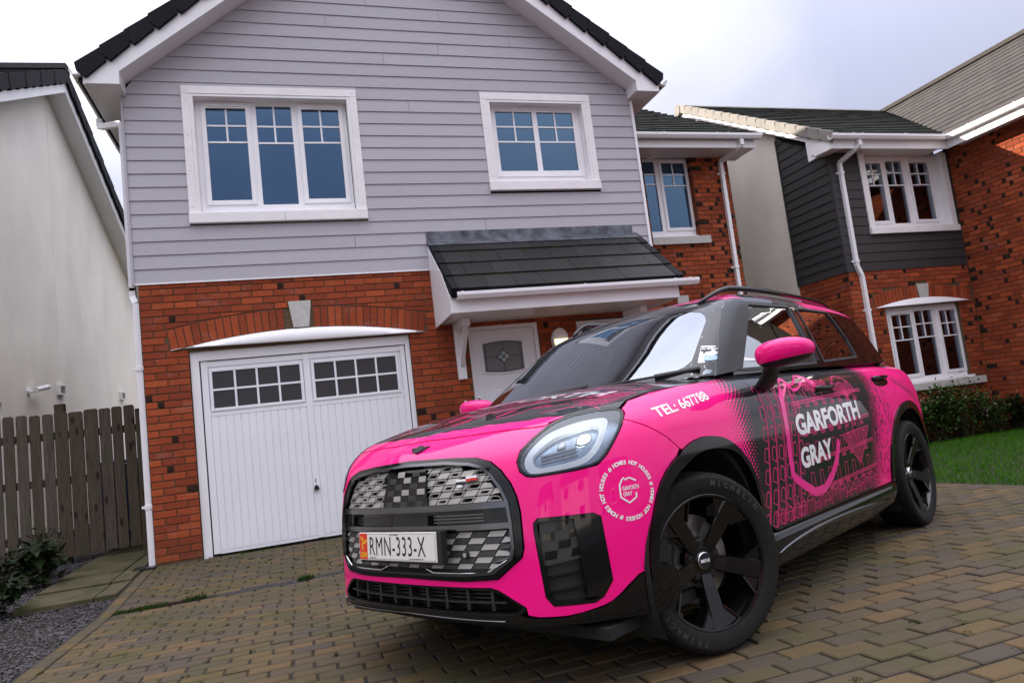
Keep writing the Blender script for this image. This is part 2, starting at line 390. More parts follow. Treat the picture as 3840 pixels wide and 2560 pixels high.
# moss tufts along drain and joints
tuft = MB()
def blades(mb, x, y, z, n, h, spread, w=.004):
    for _ in range(n):
        a = rng.uniform(0, 6.28); r = spread*math.sqrt(rng.random()); bx, by = x+r*math.cos(a), y+r*math.sin(a)
        hh = h*rng.uniform(.5, 1.15); la = rng.uniform(0, 6.28); ln = rng.uniform(.1, .6)*hh; t = rng.uniform(0, 3.14)
        wx, wy = math.cos(t)*w, math.sin(t)*w
        mb.add([(bx-wx, by-wy, z-.005), (bx+wx, by+wy, z-.005), (bx+ln*math.cos(la), by+ln*math.sin(la), z+hh)], [(0, 1, 2)])
for k in range(26): xx = .02+.32*rng.random()*(1+.3*rng.random()); blades(tuft, xx, -1.80+rng.uniform(-.05, .05), gz(xx, -1.8), 40, .022, .05)
for xx in (.55, .62, 1.42, 1.46): blades(tuft, xx, -1.79, gz(xx, -1.79), 130, .035, .05)
for k in range(150):
    xx = rng.uniform(0, 4.6); yy = -rng.uniform(.1, 6.6); blades(tuft, xx, yy-((yy+.065+PW/2) % PW)+.0, gz(xx, yy), 18, .012, .022, .003)
for k in range(26): xx = .5+2.3*rng.random(); blades(tuft, xx, -.012, gz(xx, 0), 14, .02, .03)
M['grass'] = mossy('grass blade', (.036, .135, .004), (.055, .165, .006), .42, .6, .35, 9, .8, .06)
tag(tuft.build('moss', M['moss'], fix=False), 'green moss and grass tufts in the paving joints and drain', 'moss', kind='stuff')
# lawn on the right
tag(sheet('lawn', 7.05, 40, -12, .34, -.01, M['soil'], .5), kind='structure')
gr = MB()
for k in range(60000):
    x = 7.06+6.4*rng.random()**1.1; y = rng.uniform(-4.6, .34)
    z = gz(x, y)-.01; h = rng.uniform(.022, .05); a = rng.uniform(0, 6.28); t = rng.uniform(0, 3.14); w = rng.uniform(.002, .0038); l = h*rng.uniform(.1, .7)
    gr.add([(x-w*math.cos(t), y-w*math.sin(t), z), (x+w*math.cos(t), y+w*math.sin(t), z), (x+l*math.cos(a), y+l*math.sin(a), z+h)], [(0, 1, 2)])
tag(gr.build('grass', M['grass'], fix=False), 'short green lawn grass between the drive and the planting bed', 'grass', kind='stuff')
tag(sheet('flower_bed', 7.05, 12.62, .345, .9, .01, M['soil'], .4), kind='structure')
# left: slab path, gravel and soil
tag(sheet('side_bed', -6, -.135, -10.2, 12, -.035, M['soil'], .5), kind='structure')
path = tag(sheet('path', -.95, -.12, -1.15, 4.5, -.022, M['soil'], .5), kind='structure')
y = -1.12; k = 0
while y < 4.2:
    for (x0, x1) in ((-.90, -.305), (-.295, -.125)):
        y1 = y+.595; me, vs, fs = block_mesh('paving_slab', x1-x0-.006, .586, .05, .006, M['slab'])
        b = link('paving_slab', me, path); b.matrix_local = Matrix.Translation(((x0+x1)/2, (y+y1)/2, gz(0, (y+y1)/2)+.012+rng.uniform(-.003, .003))) @ Matrix.Rotation(rng.uniform(-.006, .006), 4, 'X') @ Matrix.Rotation(rng.uniform(-.006, .006), 4, 'Y')
    y += .6
st = MB()
def stone(mb, x, y, z, r):
    vs = []
    for d in ((1, 0, 0), (-1, 0, 0), (0, 1, 0), (0, -1, 0), (0, 0, .6), (0, 0, -.6)):
        k = r*rng.uniform(.6, 1.3); vs.append((x+d[0]*k+rng.uniform(-.3, .3)*r, y+d[1]*k+rng.uniform(-.3, .3)*r, z+d[2]*k))
    mb.add(vs, [(0, 2, 4), (2, 1, 4), (1, 3, 4), (3, 0, 4), (2, 0, 5), (1, 2, 5), (3, 1, 5), (0, 3, 5)])
for k in range(9000):
    if k < 6200: x = -.14-1.5*rng.random()**1.3; y = rng.uniform(-4.2, -1.17)
    else: x = rng.uniform(-1.35, -.92); y = rng.uniform(-1.17, 2.2)
    stone(st, x, y, gz(0, y)-.022+rng.uniform(0, .014), rng.uniform(.007, .016))
tag(st.build('gravel', M['gravel'], fix=False), 'dark grey slate chippings beside the slab path', 'gravel', kind='stuff')
# ------------------------------------------------------------------ house building kit
def frame_T(face, P):
    """wall frame: (u along wall, d outwards, z) -> world"""
    if face == '-y': return lambda u, d, z: (u, P-d, z)
    return lambda u, d, z: (P-d, u, z)
_bc = {}
def brick_geo(poly, dark):
    """polygon in (u, z) about its own origin -> verts (u, d, z), faces, material index"""
    vs, fs, ms = [], [], []
    def add(pl, mi):
        n = len(pl); cx = sum(p[0] for p in pl)/n; cz = sum(p[1] for p in pl)/n; b = len(vs)
        def ins(p, k): return (p[0]+(k if p[0] < cx else -k), p[1]+(k if p[1] < cz else -k))
        for p in pl: vs.append((p[0], -.012, p[1]))
        for p in pl: vs.append((p[0], .0055, p[1]))
        for p in pl: q = ins(p, .0028); vs.append((q[0], .009, q[1]))
        for k in range(2):
            for i in range(n): fs.append((b+k*n+i, b+k*n+(i+1) % n, b+(k+1)*n+(i+1) % n, b+(k+1)*n+i)); ms.append(mi)
        fs.append(tuple(range(b+2*n, b+3*n))); ms.append(mi)
    xs = [p[0] for p in poly]; x0, x1 = min(xs), max(xs); zs = [p[1] for p in poly]
    if dark and len(poly) == 4 and x1-x0 > .13:
        z0, z1 = min(zs), max(zs); w = .058
        if dark == 'L': add([(x0, z0), (x0+w, z0), (x0+w, z1), (x0, z1)], 1); add([(x0+w, z0), (x1, z0), (x1, z1), (x0+w, z1)], 0)
        else: add([(x0, z0), (x1-w, z0), (x1-w, z1), (x0, z1)], 0); add([(x1-w, z0), (x1, z0), (x1, z1), (x1-w, z1)], 1)
    else: add(poly, 1 if dark else 0)
    return vs, fs, ms
def bond(u0, u1, zb, n, skip, cut=None, pd=.1, seed=1, shift=0.0):
    """stretcher bond: list of (polygon in world (u, z), dark end)"""
    r = random.Random(seed); out = []
    for k in range(n):
        z0 = zb+k*.075+.005; z1 = z0+.065; x = u0-(.1125 if k % 2 else 0)+shift
        while x < u1:
            a, b = max(x+.005, u0), min(x+.220, u1)
            x += .225
            if b-a < .03: continue
            for (sa, sb) in skip(a, b, (z0+z1)/2):
                if sb-sa < .025: continue
                pl = [(sa, z0), (sb, z0), (sb, z1), (sa, z1)]
                if cut:
                    pl = cut(pl)
                    if not pl: continue
                out.append((pl, r.choice('LR') if r.random() < pd else ''))
    return out
def minus(a, b, holes):
    """interval a..b minus holes"""
    seg = [(a, b)]
    for (h0, h1) in holes:
        nx = []
        for (p, q) in seg:
            if h1 <= p or h0 >= q: nx.append((p, q)); continue
            if h0 > p: nx.append((p, h0))
            if h1 < q: nx.append((h1, q))
        seg = nx
    return seg
def place_bricks(wall, lists, n=300):
    """lists: (face, plane, polys). nearest n become objects of their own under the wall, the rest one mesh"""
    every = []
    for face, P, polys in lists:
        T = frame_T(face, P)
        for pl, dk in polys:
            c = (sum(p[0] for p in pl)/len(pl), sum(p[1] for p in pl)/len(pl)); w = T(c[0], 0, c[1]); q = campx(w)
            vis = q and -.01 < q[0] < 1.01 and -.01 < q[1] < 1.01
            every.append(((q[2] if vis else 1000), face, P, pl, dk, c))
    every.sort(key=lambda e: e[0]); rest = MB()
    for i, (dd, face, P, pl, dk, c) in enumerate(every):
        T = frame_T(face, P); lp = [(round(p[0]-c[0], 3), round(p[1]-c[1], 3)) for p in pl]; j = rng.uniform(-.0015, .0015)
        key = (face, tuple(lp), dk)
        if key not in _bc: _bc[key] = brick_geo(lp, dk)
        vs, fs, ms = _bc[key]; T0 = frame_T(face, 0)
        if i < n and dd < 1000:
            mk = ('m',)+key
            if mk not in _bc:
                me = bpy.data.meshes.new('brick'); me.from_pydata([T0(*v) for v in vs], [], fs)
                me.materials.append(M['brick']); me.materials.append(M['brick_dark']); me.polygons.foreach_set('material_index', ms)
                bm = bmesh.new(); bm.from_mesh(me); bmesh.ops.recalc_face_normals(bm, faces=bm.faces); bm.to_mesh(me); bm.free(); _bc[mk] = me
            b = link('brick', _bc[mk], wall); b.location = T(c[0], j, c[1])
        else:
            for m in set(ms):
                rest.mat = m
                sub = [f for f, mm in zip(fs, ms) if mm == m]; rest.add([T(v[0]+c[0], v[1]+j, v[2]+c[1]) for v in vs], sub)
    if rest.f:
        o = rest.build('brickwork', [M['brick'], M['brick_dark']], wall); tag(o, kind='stuff')
def board(root, mat, face, P, ua, ub, zb, e=.1512, ta=None, tb=None, name='cladding_board', h=None):
    T = frame_T(face, P); ta = ua if ta is None else ta; tb = ub if tb is None else tb; h = e+.012 if h is None else h
    pr = [(.021, 0), (.0095, 0), (-.001, h), (.0085, h)]
    vs = []
    for (a0, a1) in ((ua, ta), (ub, tb)):
        for d, dz in pr: vs.append(T(a0+(a1-a0)*dz/h, d, zb+dz))
    mb = MB(); mb.add(vs, [(0, 1, 2, 3), (7, 6, 5, 4), (0, 4, 5, 1), (1, 5, 6, 2), (2, 6, 7, 3), (3, 7, 4, 0)])
    return mb.build(name, mat, root)
def boards(root, mat, face, P, u0, u1, zb, n, holes, e=.1512, lim=None, joints=()):
    for k in range(n):
        z = zb+k*e
        h = [(a, b) for (a, b, c, d) in holes if c-.03 < z+.05 < d-.0]
        a0, a1, t0, t1 = u0, u1, u0, u1
        if lim:
            l0, r0 = lim(z); l1, r1 = lim(z+e+.012)
            if r1-l1 < .1: break
            a0, a1, t0, t1 = max(u0, l0), min(u1, r0), max(u0, l1), min(u1, r1)
        segs = minus(a0, a1, h)
        for (a, b, c, d) in holes:
            if z+.05 < d < z+e-.02 and c < z: board(root, mat, face, P, a, b, d+.001, z+e-d-.001)
        for (a, b) in segs:
            js = [j for (kk, j) in joints if kk == k and a+.1 < j < b-.1]; cuts = [a]+js+[b]
            for p, q in zip(cuts[:-1], cuts[1:]):
                board(root, mat, face, P, p+(.002 if p != a else 0), q-(.002 if q != b else 0), z, e, t0 if p == a0 else p+(.002 if p != a else 0), t1 if q == a1 else q-(.002 if q != b else 0))
def window(root, Y, x0, x1, z0, z1, panes, bars=(), sash=(), glass='glass', vents=(), th=.07, bw=.02, vb=True):
    """casement facing -y. panes: (x0, x1, z0, z1); bars: z heights per pane; sash: indices that stand proud"""
    mb = MB(); ps = sorted(panes); cur = x0
    xs = [x0]+[(a[1]+b[0])/2 for a, b in zip(ps[:-1], ps[1:])]+[x1]
    for i, (a, b, c, d) in enumerate(ps):
        l, r = xs[i], xs[i+1]
        mb.box(l, a, Y, Y+th, z0, z1); mb.box(b, r, Y, Y+th, z0, z1); mb.box(a, b, Y, Y+th, z0, c); mb.box(a, b, Y, Y+th, d, z1)
    w = mb.build('window', M['white'], root, bevel=0)
    for i, (a, b, c, d) in enumerate(ps):
        if i in sash:
            s = MB(); f = .052; y0, y1 = Y-.016, Y+.02; gx = .004
            s.box(a-f, a-gx+.004, y0, y1, c-f, d+f); s.box(b, b+f, y0, y1, c-f, d+f); s.box(a, b, y0, y1, c-f, c); s.box(a, b, y0, y1, d, d+f)
            s.build('sash', M['white'], w, bevel=.004)
            if vents:
                s = MB(); s.box(a+.03, b-.03, y0-.012, y0-.001, d+f*.35, d+f*.35+.018); s.build('trickle_vent', M['white'], w, bevel=.003)
        g = MB(); g.box(a-.005, b+.005, Y+.022, Y+.034, c-.005, d+.005); g.build('pane', M[glass], w)
        if bars:
            zb = bars[i] if isinstance(bars[i], (tuple, list)) else bars
            for zz in zb:
                s = MB(); s.box(a, b, Y+.010, Y+.030, zz-bw/2, zz+bw/2); s.build('glazing_bar', M['white'], w)
            if vb:
                s = MB(); s.box((a+b)/2-bw/2, (a+b)/2+bw/2, Y+.011, Y+.031, min(zb), d); s.build('glazing_bar', M['white'], w)
    return w
def box(root, name, mat, *a, bevel=0):
    mb = MB(); mb.box(*a); return mb.build(name, mat, root, bevel=bevel)
def gutter_geo(mb, p, q, out, w=.115, h=.075):
    """square-line gutter from p to q, 'out' = outward unit (horizontal); p, q lie on the back top edge"""
    p = Vector(p); q = Vector(q); o = Vector(out)
    pr = [(0, 0), (0, -h*.75), (w*.2, -h), (w*.78, -h), (w, -h*.45), (w, 0), (w-.008, 0), (w-.008, -h*.42), (w*.75, -h+.01), (.01, -h*.7), (.008, 0)]
    n = len(pr); vs = [c+o*a+Vector((0, 0, b)) for c in (p, q) for a, b in pr]
    mb.add(vs, [tuple(range(n)), tuple(range(n, 2*n))[::-1]]+[(i, (i+1) % n, n+(i+1) % n, n+i) for i in range(n)])
def gutter(root, p, q, out, brackets=(), w=.115, h=.075):
    mb = MB(); gutter_geo(mb, p, q, out, w, h); g = mb.build('gutter', M['white'], root)
    p = Vector(p); q = Vector(q); o = Vector(out)
    for t in brackets:
        c = p.lerp(q, t); d = (q-p).normalized(); mb = MB(); gutter_geo(mb, c-d*.016-o*.003+Vector((0, 0, .006)), c+d*.016-o*.003+Vector((0, 0, .006)), out, w+.007, h+.01)
        mb.build('gutter_bracket', M['white'], g)
    return g
def pipe_run(root, pts, w=.062, clips=(), mat='white'):
    mb = MB()
    for a, b in zip(pts[:-1], pts[1:]):
        d = Vector(b)-Vector(a); up = (0, 1, 0) if abs(d.normalized().z) > .5 else (0, 0, 1); mb.bar(a, b, w, w, up)
    o = mb.build('downpipe', M[mat], root, bevel=.004)
    for (x, y, z) in clips: box(o, 'pipe_clip', M[mat], x-w*.62, x+w*.62, y-w*.62, y+w*.62, z-.022, z+.022, bevel=.003); box(o, 'pipe_clip', M[mat], x-w*1.15, x+w*1.15, y+w*.2, y+w*.6, z-.012, z+.012)
    return o
def tile_slope(root, name, mat, P0, U, V, nu, nv, lu, lv, th=.022, lap=.03, n=300, field='tile_field', bond_half=True, jit=.002, skip=None):
    """roof covered in flat interlocking tiles. P0 eaves corner, U unit along eaves, V unit up the slope"""
    U = Vector(U).normalized(); V = Vector(V).normalized(); N = U.cross(V).normalized()
    if N.z < 0: N = -N
    P0 = Vector(P0); it = []
    for j in range(nv):
        for i in range(nu+1):
            a = i*lu-(lu/2 if (bond_half and j % 2) else 0); b = a+lu; a = max(a, 0); b = min(b, nu*lu)
            if b-a < .04: continue
            if skip:
                r = skip(a, b, j*lv, (j+1)*lv)
                if r is None: continue
                a, b = r
            c = P0+U*(a+b)/2+V*(j*lv+lv/2); q = campx(c); it.append((q[2] if q and -.02 < q[0] < 1.02 and -.02 < q[1] < 1.02 else 1000, a, b, j))
    it.sort(); rest = MB(); cache = {}
    for k, (dd, a, b, j) in enumerate(it):
        g = .0018; L = round(b-a-2*g, 3); l2 = lv+lap
        vs = []
        for (uu, vv, nn) in ((0, 0, 0), (L, 0, 0), (L, l2, -th*.6), (0, l2, -th*.6), (0, 0, th), (L, 0, th), (L, l2, th*.35), (0, l2, th*.35)): vs.append(U*uu+V*vv+N*nn)
        fs = [(0, 3, 2, 1), (4, 5, 6, 7), (0, 1, 5, 4), (1, 2, 6, 5), (2, 3, 7, 6), (3, 0, 4, 7)]
        at = P0+U*(a+g)+V*(j*lv)+N*rng.uniform(-jit, jit)
        if k < n and dd < 1000:
            if L not in cache:
                me = bpy.data.meshes.new(name); me.from_pydata(vs, [], fs); me.materials.append(mat)
                bm = bmesh.new(); bm.from_mesh(me); bmesh.ops.recalc_face_normals(bm, faces=bm.faces); bm.to_mesh(me); bm.free(); cache[L] = me
            o = link(name, cache[L], root); o.location = at
        else: rest.add([v+at for v in vs], fs)
    if rest.f: tag(rest.build(field, mat, root), kind='stuff')

# ------------------------------------------------------------------ main house
H = thing('house', 'grey clad house with brick garage front, white door and dark gabled roof', 'house', (3.07, 0, 0))
wall = MB(); Yw = .12
for b in ((0, .44, 0, Yw, -.1, 2.915), (.44, 2.82, 0, Yw, 2.15, 2.915), (2.82, 3.523, 0, Yw, -.1, 2.915), (3.523, 4.42, 0, Yw, 2.2, 2.915), (4.42, 4.94, 0, Yw, -.1, 2.915), (4.94, 5.85, 0, Yw, -.1, 1.0), (4.94, 5.85, 0, Yw, 2.16, 2.915), (5.85, 6.155, 0, Yw, -.1, 2.915)): wall.box(*b)
wall.box(0, .1, Yw, 9, -.1, 5.0); wall.box(6.055, 6.155, Yw, 9, -.1, 5.0); wall.box(.1, 6.055, 8.9, 9, -.1, 5)
front = wall.build('front_wall', M['mortar'], H)
zin = lambda x: 2.325-.15*((x-1.64)/1.365)**2
zout = lambda x: 2.553-.155*((x-1.64)/1.40)**2
def skipF(a, b, z):
    holes = []
    if z < 2.18: holes.append((.44, 2.82))
    if z < 2.21: holes.append((3.515, 4.428))
    if 1.0 < z < 2.17: holes.append((4.93, 5.86))
    if 2.315 < z < 2.635: w = .103+(z-2.33)*.075; holes.append((1.623-w-.012, 1.623+w+.012))
    return minus(a, b, holes)
def cutF(pl):
    (a, z0), (b, _), (_, z1), _ = pl
    if b < .20 or a > 3.06 or z1 < 2.18: return pl
    # below the outer arc only the piece left of / right of the arch springing survives
    if z1 < 2.20: return pl if (b < .28 or a > 3.0) else ([(a, z0), (.27, z0), (.25, z1), (a, z1)] if a < .23 else [(3.02, z0), (b, z0), (b, z1), (3.03, z1)] if b > 3.06 else None)
    lo = lambda x: zout(x)+.010
    if a < .22:
        e = .25-(z0-2.2)*.06
        if z1 < zout(.24)+.01: return [(a, z0), (min(b, e), z0), (min(b, e), z1), (a, z1)] if min(b, e)-a > .02 else None
    if b > 3.05:
        e = 3.03+(z0-2.2)*.06
        if z1 < zout(3.03)+.01: return [(max(a, e), z0), (b, z0), (b, z1), (max(a, e), z1)] if b-max(a, e) > .02 else None
    la, lb = max(z0, lo(a)), max(z0, lo(b))
    if la >= z1-.006 and lb >= z1-.006: return None
    if la >= z1-.006: xx = a+(b-a)*(la-z1)/(la-lb+1e-9); return [(xx, z1-.001), (b, lb), (b, z1)]
    if lb >= z1-.006: xx = a+(b-a)*(z1-la)/(lb-la+1e-9); return [(a, la), (xx, z1-.001), (a, z1)]
    return [(a, la), (b, lb), (b, z1), (a, z1)]
polys = bond(0, 6.15, 0, 39, lambda a, b, z: [] if (a > 3.15 and z > 2.26) else skipF(a, b, z), cutF, .07, 3, .0)
# arch voussoirs
nv = 35
for k in range(nv):
    x0 = .275+2.73*k/nv+.005; x1 = .275+2.73*(k+1)/nv-.005
    if x1 > 1.515 and x0 < 1.735: continue
    f = lambda x: 1.64+(x-1.64)*1.026
    polys.append(([(x0, zin(x0)), (x1, zin(x1)), (f(x1), zout(f(x1))-.004), (f(x0), zout(f(x0))-.004)], 'A' if rng.random() < .08 else ''))
polysA = [(pl, '' if d == 'A' else d) for pl, d in polys]
place_bricks(front, [('-y', 0.0, polysA)])
mb = MB(); mb.prism([(1.535, 2.33), (1.705, 2.33), (1.745, 2.628), (1.497, 2.628)], 1, -.022, .05); mb.build('keystone', M['stone'], H, bevel=.004)
# white arched lintel cover
mb = MB(); N = 24; top = [(.275+2.73*i/N, zin(.275+2.73*i/N)-.004) for i in range(N+1)]
zb = lambda x: 2.19-(x-.275)*.0095
vs = []
for (x, z) in top:
    b = zb(x); vs += [(x, -.004, z), (x, -.030-.03*(z-b)/.15, z-(z-b)*.35), (x, -.062*min(1, (z-b)/.05+.15), b+.006), (x, -.058*min(1, (z-b)/.05+.15), b), (x, .02, b)]
for i in range(N): mb.add([], []); 
mb.add(vs, [(i*5+k, (i+1)*5+k, (i+1)*5+k+1, i*5+k+1) for i in range(N) for k in range(4)])
o = mb.build('arched_lintel', M['white'], H, fix=False); autosmooth(o, .9)
# garage frame and door
G = MB(); G.box(.447, .532, .03, .11, -.03, 2.17); G.box(2.762, 2.815, .03, .11, -.03, 2.17); G.box(.532, 2.762, .03, .11, 2.045, 2.17)
G.build('garage_frame', M['white'], H, bevel=.004)
D = MB(); y0, y1 = .052, .085
zr = lambda x, z: z
for b in ((.545, .612, .0, 2.04), (2.70, 2.752, .0, 2.04), (1.604, 1.672, .0, 2.04)): D.box(b[0], b[1], y0-.004, y1, b[2], b[3])
D.box(.613, 2.699, y0+.016, y1-.004, 1.5, 1.99); D.box(.612, 1.604, y0, y1, 1.975, 2.036); D.box(1.672, 2.70, y0, y1, 1.975, 2.036); D.box(.612, 1.604, y0, y1, 1.44, 1.515); D.box(1.672, 2.70, y0, y1, 1.44, 1.515)
gd = D.build('garage_door', M['door_white'], H, bevel=.003)
box(H, 'dark_reveal', M['dark_gap'], .533, 2.761, .086, .10, -.02, 2.044)
for (x0, x1) in ((.612, 1.604), (1.672, 2.70)):
    n = 13; w = (x1-x0)/n
    for k in range(n):
        a, b = x0+k*w, x0+(k+1)*w; mb = MB()
        mb.prism([(a, y1), (b, y1), (b, y0+.010), (b-.007, y0+.010), (b-.013, y0), (a+.004, y0), (a, y0+.008)], 2, .032, 1.438)
        mb.build('door_rib', M['door_white'], gd)
    box(gd, 'bottom_rail', M['door_white'], x0, x1, y0+.003, y1, -.005, .030, bevel=.002)
for (x0, x1) in ((.652, 1.561), (1.716, 2.638)):
    z0, z1 = 1.525, 1.92; mb = MB(); f = .032
    mb.box(x0-f, x0, y0-.010, y1, z0-f, z1+f); mb.box(x1, x1+f, y0-.010, y1, z0-f, z1+f); mb.box(x0, x1, y0-.010, y1, z1, z1+f); mb.box(x0, x1, y0-.010, y1, z0-f, z0)
    lf = mb.build('light_frame', M['door_white'], gd, bevel=.004)
    for i in range(4):
        for j in range(2):
            a = x0+(x1-x0)*i/4; b = x0+(x1-x0)*(i+1)/4; c = z0+(z1-z0)*j/2; d = z0+(z1-z0)*(j+1)/2
            g = MB(); g.box(a+.001, b-.001, y0+.004, y0+.014, c+.001, d-.001); g.build('pane', M['glass_smoke'], gd)
    for i in range(1, 4): xx = x0+(x1-x0)*i/4; box(gd, 'glazing_bar', M['door_white'], xx-.011, xx+.011, y0-.008, y0+.003, z0, z1)
    box(gd, 'glazing_bar', M['door_white'], x0, x1, y0-.0065, y0+.0035, (z0+z1)/2-.011, (z0+z1)/2+.011)
mb = MB(); mb.prism([(1.602, .515), (1.660, .522), (1.655, .552), (1.632, .575), (1.61, .56)], 1, .012, .05); hd = mb.build('door_handle', M['plastic_black'], gd, bevel=.004)
box(gd, 'keyhole_plate', M['chrome'], 1.623, 1.633, .044, .05, .60, .64)
# cladding
lim = lambda z: (.013+(z-5.151)/.796 if z > 5.151 else -.03, 6.106-(z-5.251)/.725 if z > 5.251 else 6.125)
holes = [(.553, 2.475, 3.545, 5.14), (4.015, 5.525, 3.86, 5.15), (3.142, 5.90, 2.8, 3.36)]
boards(H, M['clad'], '-y', 0.0, -.03, 6.125, 2.917, 30, holes, lim=lim, joints=((3, 3.9), (4, 1.6), (2, 2.3), (13, 3.1), (17, 2.85), (18, 3.55), (19, 4.5), (20, 2.2), (21, 3.6), (22, 2.7), (24, 3.3)))
for bb in ((.0, .60, 2.92, 5.15), (.60, 2.43, 2.92, 3.60), (.60, 2.43, 5.10, 5.15), (2.43, 4.06, 2.92, 5.15), (4.06, 5.48, 2.92, 3.92), (4.06, 5.48, 5.12, 5.15), (5.48, 6.12, 2.92, 5.15)): box(H, 'sheathing', M['dark_gap'], bb[0], bb[1], .001, .10, bb[2], bb[3])
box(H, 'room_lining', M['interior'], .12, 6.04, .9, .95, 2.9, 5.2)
mb = MB(); mb.prism([(.02, 5.15), (6.1, 5.25), (2.985, 7.50)], 1, .001, .1); mb.build('gable_wall', M['dark_gap'], H)
# cut the sheathing behind the windows is not needed: the windows stand in front of it
box(H, 'corner_trim', M['clad'], -.055, -.0305, -.034, .03, 2.90, 5.01); box(H, 'corner_trim', M['white'], 6.1255, 6.160, -.034, .03, 2.60, 5.09)
box(H, 'starter_trim', M['white'], -.03, 3.14, -.026, -.0, 2.899, 2.915)
def surround(x0, x1, z0, z1, w=.118, sill=.12, split=True):
    d0 = -.036
    mb = MB(); mb.box(x0, x1, d0, -.0, z1-.088, z1); tr = mb.build('window_surround', M['trim'], H, bevel=.002)
    for (a, b) in ((x0, x0+.082), (x1-.082, x1)): box(tr, 'side_board', M['trim'], a, b, d0+.002, -.0, z0+sill, z1-.0885, bevel=.002)
    # reveal liner
    for nm, bb in (('reveal_board', (x0+.083, x0+w, d0+.005, .10, z0+sill, z1-.09)), ('reveal_board', (x1-w, x1-.083, d0+.005, .10, z0+sill, z1-.09)), ('reveal_board', (x0+w, x1-w, d0+.006, .10, z1-.118, z1-.0895))): box(tr, nm, M['trim'], *bb)
    xs = [x0-.004, x0+(x1-x0)*.52, x1+.004] if split else [x0-.004, x1+.004]
    for a, b in zip(xs[:-1], xs[1:]): box(tr, 'sill_board', M['trim'], a, b-.002, -.062, .10, z0, z0+sill, bevel=.008)
    for xx in np.linspace(x0+.045, x1-.045, 4): rivet(tr, xx, d0, z1-.045)
    for zz in np.linspace(z0+sill+.08, z1-.16, 4):
        rivet(tr, x0+.041, d0+.002, zz); rivet(tr, x1-.041, d0+.002, zz)
    return tr
_riv = []
def rivet(root, x, y, z):
    if not _riv:
        mb = MB(); mb.lathe([(.0, -.006), (.006, -.0045), (.009, 0)], 8, lambda r, a, h: (r*math.cos(a), h, r*math.sin(a))); o = mb.build('rivet', M['trim'], root, smooth=True); _riv.append(o.data)
    else: o = link('rivet', _riv[0], root)
    o.location = (x, y, z)
surround(.553, 2.475, 3.548, 5.138)
window(H, .10, .672, 2.350, 3.665, 5.04, [(.785, 1.21, 3.846, 4.936), (1.325, 1.716, 3.79, 4.975), (1.834, 2.258, 3.845, 4.94)], [(4.735, 4.538), (4.73, 4.53), (4.735, 4.538)], (0, 2), vents=True)
for (a, b) in ((.77, 1.22), (1.31, 1.73), (1.82, 2.27)):
    bl = MB()
    for k in range(7): bl.add([(a, .19, 4.76+k*.028), (b, .19, 4.76+k*.028), (b, .205, 4.785+k*.028), (a, .205, 4.785+k*.028)], [(0, 1, 2, 3)])
    tag(bl.build('venetian_blind', M['curtain'], H), kind='stuff')
surround(4.015, 5.525, 3.862, 5.15, split=False)
w = window(H, .10, 4.134, 5.405, 3.985, 5.06, [(4.233, 4.737, 4.166, 4.966), (4.804, 5.31, 4.166, 4.966)], [(4.763, 4.561), (4.763, 4.561)], (), vents=False)
box(w, 'trickle_vent', M['white'], 4.56, 4.96, .082, .099, 5.0, 5.02, bevel=.003)
mb = MB(); mb.box(4.175, 5.37, .086, .10, 4.085, 4.162); mb.build('sash', M['white'], w, bevel=.004)
